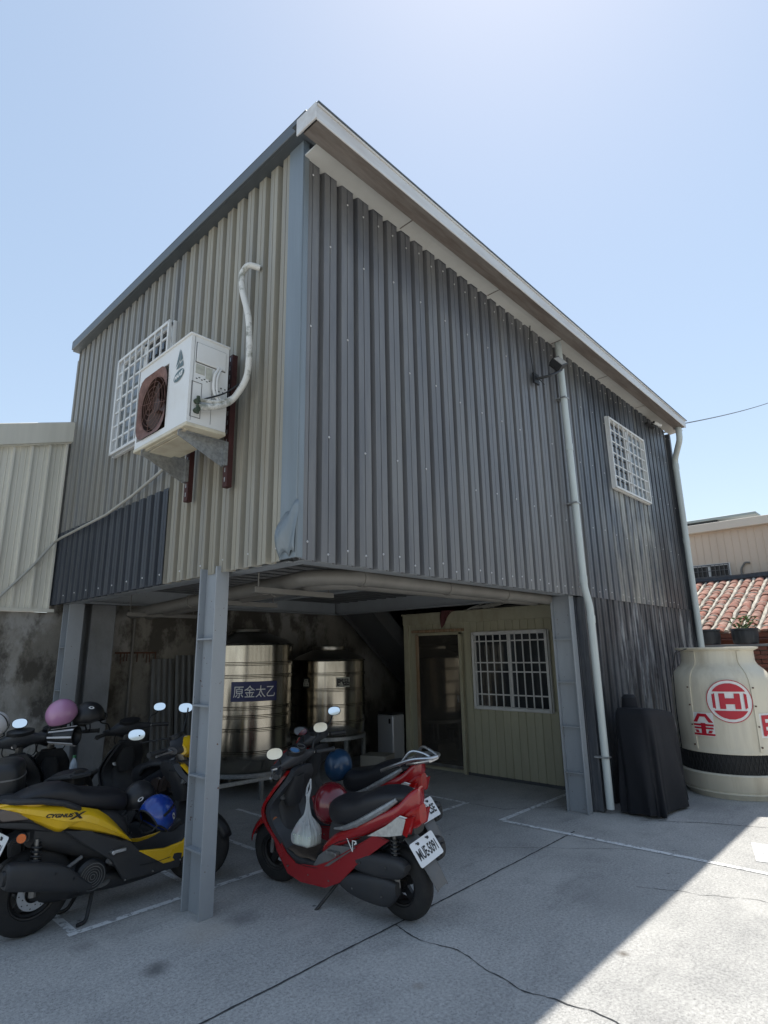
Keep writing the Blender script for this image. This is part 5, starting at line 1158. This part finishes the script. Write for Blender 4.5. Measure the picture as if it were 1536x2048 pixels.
    mb = MB()
    if P.get('stand', 'side') == 'side': mb.tube([(.50, .09, .17), (.60, .25, .02), (.62, .285, .012)], [.012, .012, .018], 8)
    else:
        mb.tube(polytube([(.24, -.15, .012), (.30, -.14, .015), (.36, -.07, .17), (.36, .07, .17), (.30, .14, .015), (.24, .15, .012)], .03), .012, 8)
    mb.build('kickstand', M['black'], rt)
    for s in (-1, 1):
        mb = MB(); mb.box(.41, .50, s * .192 - .012, s * .192 + .012, .385, .405); mb.tube([(.41, s * .175, .395), (.41, s * .215, .395)], .014, 8); mb.build('foot_peg', M['silver'] if sty == 'y' else M['alloy'], rt, bevel=.003)
    if sty == 'y':
        mb = MB(); mb.tube([(-.115, -.085, .585), (-.128, -.105, .585)], .030, 20); mb.box(-.12, -.08, -.098, -.06, .56, .61); r0 = mb.build('reflector_mount', M['black'], rt); mb = MB(); mb.tube([(-.1283, -.1055, .585), (-.130, -.108, .585)], .026, 20); mb.build('orange_reflector', M['orange'], r0)
    # handlebar
    bz = P.get('bar_dz', 0); ST = Matrix.Translation((0, 0, bz)) @ ST
    mb = MB(ST); hc = [(-.235, .935, .985, .035, 2.4), (-.16, .925, 1.00, .05, 2.4), (-.07, .915, 1.035, .075, 2.6), (0, .90, 1.045, .085, 2.6), (.07, .915, 1.035, .075, 2.6), (.16, .925, 1.0, .05, 2.4), (.235, .935, .985, .035, 2.4)]
    mb.loft(hc, lambda t, y, z: (.975 + y + .04 - .3 * abs(t) ** 1.5 * .6 - (z - .97) * .35, t, z), n=24, sub=3); hcv = mb.build('handlebar_cover', M['handlecover'], rt, ang=60)
    mb = MB(ST); mb.loft([(-.15, .92, .985, .03, 2.4), (-.07, .90, 1.03, .055, 2.4), (0, .87, 1.04, .07, 2.4), (.07, .90, 1.03, .055, 2.4), (.15, .92, .985, .03, 2.4)], lambda t, y, z: (1.055 + y - .3 * abs(t) ** 1.5 * .6 - (z - .97) * .25, t, z), n=20, sub=3); mb.build('headlight_cowl', col, rt, ang=60)
    Dm = ST @ Matrix.Translation((.955, 0, 1.048)) @ Matrix.Rotation(R(-22), 4, 'Y')
    mb = MB(Dm); ol = [(.052 * math.cos(t * PI / 14), .105 * math.sin(t * PI / 14)) for t in range(28)]; mb.prism(ol, lambda u, v, d: (u, v, d), -.03, .004); ds = mb.build('dashboard', M['black'], hcv, bevel=.003)
    if P.get('dash'):
        mb = MB(Dm); mb.lathe([(0, .0055), (.036, .0055)], (-.012, .045, 0), n=24); mb.build('dial', M['dash'], ds); mb = MB(Dm)
        mb.lathe([(.037, .005), (.037, .009), (.041, .009), (.041, .005)], (-.012, .045, 0), n=24); mb.lathe([(.030, .005), (.030, .008), (.034, .008), (.034, .005)], (.002, -.05, 0), n=24); mb.build('dial_rims', M['silver'], ds)
    for s in (-1, 1):
        g0 = Vector((.945, s * .225, .965)); g1 = Vector((.875, s * .355, .955))
        mb = MB(ST); mb.tube([g0, g1], .0175, 12); mb.tube([g1, g1 + (g1 - g0).normalized() * .018], .021, 10); mb.build('grip', M['blackmatt'], rt)
        mb = MB(ST); mb.tube([g0 + Vector((.02, 0, .0)), g0 + Vector((.055, s * .03, -.006)), g1 + Vector((.05, 0, -.012)), g1 + Vector((.045, s * .012, -.014))], [.009, .008, .006, .009], 8); mb.build('brake_lever', M['silver'], rt)
        mb = MB(ST); mp = P['mir'][0 if s < 0 else 1] if P.get('mir') else (.93, s * .31, 1.13); mp = Vector(mp)
        mb.tube(polytube([(.96, s * .20, .99), (.955, s * .22, 1.05), (mp.x + .02, mp.y * .96, mp.z - .06), mp + Vector((.02, 0, 0))], .04), .007, 8); mr = mb.build('mirror', M['black'], rt)
        wp = rt.location + Mx.to_3x3() @ (ST @ mp); wn = (Vector((0, 0, 1.65)) - wp).normalized() + Vector((-.6, -.72, .27)).normalized()
        nd = (Mx @ ST).to_3x3().inverted() @ wn
        if P.get('mirn', {}).get(s): nd = Vector(P['mirn'][s])
        nd = nd.normalized(); q = nd.to_track_quat('Z', 'Y').to_matrix().to_4x4(); Mm = ST @ Matrix.Translation(mp) @ q
        ax = Matrix.Rotation(P.get('mroll', 0), 4, 'Z')
        hw, hh = P.get('msz', (.056, .037))
        mb = MB(Mm @ ax); mb.loft([(-.035, -.01, .01, .012, 2.3), (-.025, -hh * .8, hh * .8, hw * .8, 2.3), (-.004, -hh * 1.1, hh * 1.1, hw * 1.1, 2.5), (.004, -hh * 1.08, hh * 1.08, hw * 1.08, 2.5)], lambda t, y, z: (y, z, t), sub=2); mb.build('mirror_shell', M['black'], mr)
        mb = MB(Mm @ ax); n = 28; ol = []
        for j in range(n): a = 2 * PI * j / n; c_, s2 = math.cos(a), math.sin(a); ol.append((hw * math.copysign(abs(c_) ** .85, c_), hh * math.copysign(abs(s2) ** .85, s2), .0055))
        mb.add(ol, [tuple(range(n))]); mb.build('mirror_glass', M['mirror'], mr, smooth=False)
        if P.get('muffs'):
            mb = MB(ST); a = g0 + Vector((.03, 0, .0)); b = g1 + Vector((-.05, s * .06, .0))
            mb.tube([a, a.lerp(b, .3), a.lerp(b, .7), b], [.055, .063, .0736, .0815], 18, cap=False); mf = mb.build('handlebar_muff', M['black'], rt, solid=.004)
            mb = MB(ST); d = (b - a).normalized(); u = d.cross(Vector((0, 0, 1))).normalized(); v = u.cross(d)
            for k in range(16):
                if k % 2: continue
                t = 2 * PI * k / 16; e = (u * math.cos(t) + v * math.sin(t)); mb.bar(a.lerp(b, .03) + e * .0585, a.lerp(b, .98) + e * .084, .015, .004, up=tuple(e))
            mb.build('stripes', M['stripe'], mf, smooth=False)
    for s in (-1, 1):
        mb = MB()
        if sty != 'y': mb.tube([(x_, s * (y_ + .0015), z_) for x_, y_, z_ in ((.0, .158, .595), (.12, .171, .555), (.26, .1755, .515), (.40, .1755, .468), (.52, .168, .412))], .0024, 5)
        mb.tube([(.62, s * .1785, .262), (.74, s * .1785, .252), (.85, s * .1775, .258)], .0022, 5); mb.build('panel_gap', M['ink'], rt)
        mb = MB()
        for x_, z_ in ((.72, .20), (.52, .20), (.93, .22)): mb.tube([(x_, s * .172, z_), (x_, s * .1815, z_)], .006, 6)
        for x_, y_, z_ in ((.0, .178, .38), (.22, .176, .37), (.05, .182, .2), (.3, .184, .2)): mb.tube([(x_, y_ - .004, z_), (x_, y_ + .002, z_)], .007, 6)
        bo_ = mb.build('body_bolts', M['alloy'], rt); bo_['kind'] = 'stuff'
    # cables
    mb = MB(ST)
    for s, dz in ((1, 0), (-1, .02)): mb.tube(polytube([(.99, s * .12, .94), (1.02, s * .13, .86 - dz), (1.05, s * .05, .80)], .05), .005, 6)
    mb.build('control_cables', M['ink'], rt)
    return rt

SEAT_Y = [(-.16, .775, .815, .07, 2.6), (-.08, .765, .845, .115, 2.6), (.04, .73, .862, .14, 2.8), (.14, .69, .850, .148, 2.8), (.22, .66, .812, .15, 2.8), (.34, .64, .785, .142, 2.8), (.46, .615, .765, .118, 2.6), (.53, .60, .735, .085, 2.4), (.565, .62, .70, .04, 2.2)]
SEAT_R = [(-.14, .75, .80, .06, 2.6), (-.06, .725, .815, .105, 2.6), (.06, .66, .812, .138, 2.8), (.18, .60, .785, .15, 2.8), (.28, .555, .745, .152, 2.8), (.40, .525, .72, .148, 2.8), (.50, .52, .705, .122, 2.6), (.56, .54, .675, .085, 2.4), (.59, .57, .64, .04, 2.2)]
TAIL_Y = [(-.275, .715, .79, .045, 3), (-.2, .68, .805, .10, 3), (-.1, .64, .80, .142, 3), (.02, .592, .775, .165, 3), (.16, .56, .725, .175, 3), (.30, .53, .665, .175, 3), (.42, .49, .59, .172, 3), (.49, .455, .52, .165, 3), (.52, .44, .475, .15, 3)]
TAIL_R = [(-.27, .745, .86, .035, 3), (-.2, .69, .835, .085, 3), (-.1, .64, .77, .125, 3), (.02, .585, .715, .152, 3), (.16, .525, .655, .167, 3), (.3, .46, .585, .172, 3), (.44, .40, .52, .172, 3), (.55, .35, .445, .165, 3), (.6, .34, .39, .14, 3)]
TAIL_R = [(x * .78, a - .015, b - .015, h, p) if x < 0 else (x, a, b, h, p) for x, a, b, h, p in TAIL_R]
SK_Y = [(.60, .355), (.80, .325), (.95, .335), (1.06, .43), (1.10, .42), (1.03, .27), (.93, .215), (.80, .225)]
KICK_Y = [(.10, .585), (.27, .555), (.30, .53), (.48, .45), (.53, .445), (.62, .35), (.80, .30), (.95, .26), (.93, .17), (.52, .19), (.42, .34), (.24, .47)]
SK_R = [(1.12, .46), (1.06, .30), (.94, .17), (.80, .145), (.56, .155), (.42, .215), (.25, .355), (.02, .515), (.10, .54), (.30, .43), (.50, .32), (.64, .265), (.84, .245), (.96, .30), (1.08, .47)]
KICK_R = [(.28, .445), (.46, .43), (.60, .34), (.66, .265), (.52, .30)]
PT = [(-.262, .772), (-.20, .790), (-.08, .772), (.06, .742), (.20, .705), (.30, .672), (.37, .62), (.43, .56), (.49, .495), (.545, .432)]
PB = [(-.14, .735), (-.115, .695), (-.05, .655), (.04, .598), (.075, .588), (.10, .605), (.24, .560), (.34, .525), (.45, .480), (.54, .430)]
Y = scooter('yellow scooter with black seat and grab rail parked broadside by the front steel column', (1.43, 4.42), 3.6, 0, dict(col=M['yellow'], style='y', ptop=PT, pbot=PB, tail=[(a_, b_ + .01, c_ - .012, d_ - .018, e_) for a_, b_, c_, d_, e_ in TAIL_Y], skirt=SK_Y, kick=KICK_Y, seat=SEAT_Y, rail='black', disc=-1, steer=-46, fx=1.17, stand='centre', plate='NKU-0301', plate_pos=((-.235, 0, .545), 22), mir=((.78, -.40, 1.10), (.93, .36, 1.22)), greyshield=1))
mb = MB()
def ytext(u, v): return (.06 + u, -.1745, .688 + v)
yy = lambda x: -(.085 + .095 * min(1, max(0, (x + .26) / .36)) ** .7 + .004 + .0205)
text_mb(mb, 'CYGNUS', .038, lambda u, v: (.05 + u, yy(.05 + u), .690 + v * .75 - u * .14), shear=.35, bold=.002, cuts=10)
text_mb(mb, 'X', .075, lambda u, v: (.155 + u * 1.3, yy(.155 + u * 1.3), .672 + v * .7 - u * .12), shear=.3, bold=.003, cuts=4)
mb.build('side_lettering', M['ink'], Y, smooth=False)
mb = MB(); mb.tube([(.985, -.085, .73), (.965, -.085, .735)], .024, 14); mb.build('lock_face', M['silver'], Y)
RED = scooter('red scooter in front with a carrier bag on its hook and plate MUE-5091', (3.14, 2.80), 95.8, 7, dict(col=M['red'], style='r', tail=TAIL_R, skirt=SK_R, kick=KICK_R, kickcol=M['greyplastic'], seat=SEAT_R, seattrim=1, steer=8, wr=.228, bar_dz=-.065, fx=1.20, plate='MUE-5091', plate_pos=((-.215, .0, .465), 36), mat=1, amber=1, dash=1, greyshield=1, greymud=1, mir=((.93, -.29, 1.14), (.90, .33, 1.10))))
mb = MB(); sp = lambda u, v: (.275 - u, .178, .475 + v)
for ps in ([(-.05, .035), (-.04, .035), (.0, -.045), (-.004, -.055)], [(-.004, -.055), (.004, -.05), (.012, .03), (.004, .03)], [(.004, .03), (.045, .03), (.05, .01), (.02, -.002), (.02, .006), (.035, .014), (.034, .022), (.004, .022)]): mb.add([sp(u * .9, v * .9) for u, v in ps], [tuple(range(len(ps)))])
mb.build('side_emblem', M['print'], RED, smooth=False)
RED.scale = (.96, .97, .98)
RED2 = scooter('second red scooter with a silver grab rail standing beyond the front red one', (3.80, 3.36), 96, 5, dict(col=M['red'], style='r', tail=TAIL_R, skirt=SK_R, kick=KICK_R, seat=SEAT_R, rail='silver', seattrim=1, steer=12, wr=.23, bar_dz=-.065, fx=1.20, plate='671-LSE', plate_pos=((-.215, .0, .465), 36), mirn={1: (-.3, .9, -.3)}, mir=((.93, -.30, 1.16), (.92, .30, 1.10)), greymud=1))
E1 = scooter('black scooter with a top case and striped handlebar muffs at the left edge', (1.38, 5.02), 68, 4, dict(col=M['darkgrey'], style='a', tail=TAIL_R, skirt=SK_R, kick=KICK_R, seat=SEAT_R, rail='black', box=1, muffs=1, steer=12, lampm='lampdark'))
D1 = scooter('black scooter wearing the pink helmet and the matt black helmet on its mirrors', (1.90, 5.06), 82, 4, dict(col=M['black'], style='a', tail=TAIL_R, skirt=SK_R, kick=KICK_R, seat=SEAT_R, rail='black', steer=16, lampm='lampdark'))
F1 = scooter('dark grey scooter standing nearest the leaning sheets, behind the yellow one', (2.66, 5.05), 86, 4, dict(col=M['darkgrey'], style='a', lampm='lampdark', tail=TAIL_R, skirt=SK_R, kick=KICK_R, seat=SEAT_R, rail='black', steer=10))

# ------------------------------------------------------------------ helmets, bag, bottle
def helmet(label, c, r, m, yaw=0, tilt=0, roll=0, badge=None, stripe=None):
    h = thing('helmet', label, 'helmet', c, 0, 'helmets left on the scooters'); c = Vector(c)
    Mh = Matrix.Translation(c) @ Matrix.Rotation(R(yaw), 4, 'Z') @ Matrix.Rotation(R(tilt), 4, 'Y') @ Matrix.Rotation(R(roll), 4, 'X')
    n, k = 32, 18; vs = []
    def lim(a): return R(128) - R(34) * max(0, math.cos(a)) ** .8          # face opening towards +x
    for i in range(k + 1):
        for j in range(n):
            a = 2 * PI * j / n; t = lim(a) * i / k; vs.append((r * 1.12 * math.sin(t) * math.cos(a), r * .98 * math.sin(t) * math.sin(a), 1.06 * r * math.cos(t)))
    mb = MB(Mh); mb.add(vs, [(i * n + j, (i + 1) * n + j, (i + 1) * n + (j + 1) % n, i * n + (j + 1) % n) for i in range(k) for j in range(n)]); mb.build('shell', m, h, solid=.008, ang=70)
    mb = MB(Mh); P = [vs[k * n + j % n] for j in range(n + 1)]; mb.tube(P, .007, 6, cap=False); mb.build('edge_trim', M['black'], h)
    mb = MB(Mh); vs2 = []
    for i in range(k + 1):
        for j in range(n): a = 2 * PI * j / n; t = lim(a) * i / k * .99; q = r * .88; vs2.append((q * 1.12 * math.sin(t) * math.cos(a), q * .96 * math.sin(t) * math.sin(a), q * math.cos(t)))
    mb.add(vs2, [(i * n + j, i * n + (j + 1) % n, (i + 1) * n + (j + 1) % n, (i + 1) * n + j) for i in range(k) for j in range(n)]); mb.build('lining', M['seat'], h)
    mb = MB(Mh)
    for s in (-1, 1): mb.tube([(.0, s * r * .86, -r * .40), (.02, s * r * .62, -r * .95), (.03, s * .01, -r * 1.15)], .006, 6)
    mb.build('strap', M['ink'], h)
    def surf(u, v, q=1.01): a = u; t = v; return (q * r * 1.12 * math.sin(t) * math.cos(a), q * r * .98 * math.sin(t) * math.sin(a), 1.06 * q * r * math.cos(t))
    if badge:
        a0, t0 = R(badge[0]), R(badge[1]); mb = MB(Mh); N_ = 16; ol = [surf(a0 + .20 * math.cos(2 * PI * j / N_), t0 + .11 * math.sin(2 * PI * j / N_), 1.045) for j in range(N_)]; mb.add(ol, [tuple(range(N_))]); b_ = mb.build('badge', M['print'], h, smooth=False)
        mb = MB(Mh); ol = [surf(a0 + .09 * math.cos(2 * PI * j / N_), t0 + .05 * math.sin(2 * PI * j / N_), 1.055) for j in range(N_)]; mb.add(ol, [tuple(range(N_))]); mb.build('badge_mark', M['ink'], b_, smooth=False)
    if stripe:
        mb = MB(Mh); mb.grid(3, 16, lambda u, v: surf(R(stripe - 6 + 8 * u), R(10 + 90 * v), 1.048)); mb.build('visor_piece', M['black'], h)
    return h
helmet('glossy pink open helmet perched on a scooter mirror behind the yellow scooter', (1.98, 5.84, 1.17), .118, M['pink'], 20, -12)
helmet('matt black open helmet with a white oval badge beside the pink one', (2.22, 5.86, 1.13), .118, M['blackhelm'], -10, 8, -10, badge=(-95, 62))
helmet('metallic blue helmet hanging on the yellow scooter in front of its leg shield', (2.15, 4.26, .565), .118, M['bluehelm'], 10, 60, 0, badge=(-75, 70), stripe=-100)
helmet('maroon helmet hanging behind the front red scooter bag', (3.06, 3.44, .60), .122, M['maroon'], 205, 70, 20)
helmet('dark navy blue helmet hanging on the second red scooter', (3.62, 3.98, .72), .115, M['navyhelm'], 200, 60, 0)
helmet('white and black helmet at the far left on the scooter with the top case', (1.52, 6.05, 1.10), .105, M['whitehelm'], 30, -20, 0, stripe=-70)
mb = MB(); Mv = Matrix.Translation((2.12, 4.30, .74)) @ Matrix.Rotation(R(25), 4, 'Y')
helmet('dark helmet with a pale visor tucked behind the blue helmet', (2.10, 4.46, .66), .10, M['blackhelm'], -160, 30, 0, badge=(60, 70))
# carrier bag with the food box
bc = Vector((2.89, 3.50, .385)); zt_ = .74
bgm = MB(); n = 88; vs = []
Zb = [(0, .085), (.012, .10), (.04, .108), (.08, .112), (.12, .104), (.155, .085), (.19, .062), (.23, .042), (.28, .026), (.34, .017), (.40, .02)]
for i, (z, r_) in enumerate([(z_ * .78, q_ * (.80 if z_ < .2 else .6)) for z_, q_ in Zb]):
    for j in range(n):
        a = 2 * PI * j / n; f_ = 1 + (.10 * math.sin(a * 9 + i * .4) + .09 * math.sin(a * 21 + 2) + .05 * math.sin(a * 34 + i)) * min(1, z / .15) + .05 * math.sin(a * 3 + z * 20)
        sq = 1 / max(abs(math.cos(a)), abs(math.sin(a))) ** (.8 * (1 - min(z / .16, 1))); k = .0 + .35 * z
        vs.append((bc.x + r_ * f_ * sq * math.cos(a) * .9 + .10 * z, bc.y + r_ * f_ * sq * math.sin(a) * 1.1 + .12 * z, bc.z - .03 + z))
bgm.add(vs, [(i * n + j, i * n + (j + 1) % n, (i + 1) * n + (j + 1) % n, (i + 1) * n + j) for i in range(len(Zb) - 1) for j in range(n)] + [tuple(reversed(range(n)))])
for sx in (-1, 1):
    bgm.tube([(bc.x + .035, bc.y + .043 + sx * .008, bc.z + .27), (bc.x + .055, bc.y + .055 + sx * .02, bc.z + .315), (bc.x + .075, bc.y + .06, bc.z + .375)], [.012, .007, .006], 8)
tag(bgm.build('carrier_bag', M['bag'], ang=80, origin=tuple(bc)), 'thin whitish plastic carrier bag hanging from the hook of the front red scooter', 'bag')
mb = MB(); Mq = Matrix.Translation(bc + Vector((0, 0, .0))) @ Matrix.Rotation(R(8), 4, 'Z'); mb.box(-.060, .060, -.076, .076, -.024, .030, Mq); mb.box(-.065, .065, -.081, .081, .031, .040, Mq); tag(mb.build('food_box', M['foodbox'], bevel=.008, origin=tuple(bc)), 'pale green takeaway box inside the plastic bag on the red scooter', 'food box')
mb = MB(); bt = (2.02, 5.55); mb.lathe([(0, .66), (.03, .66), (.032, .68), (.031, .76), (.028, .79), (.012, .82), (.012, .835), (0, .835)], (bt[0], bt[1], 0), n=16); tag(mb.build('water_bottle', M['bottle'], origin=(bt[0], bt[1], .66)), 'clear plastic water bottle with a green cap on the black scooter', 'bottle'); bo = bpy.data.objects['water_bottle']
mb = MB(); mb.lathe([(0, .848), (.014, .848), (.014, .828), (0, .828)], (bt[0], bt[1], 0), n=12); cp = mb.mesh('cap', M['green'], off=Vector((bt[0], bt[1], .66))); linkmesh('cap', cp, bo)
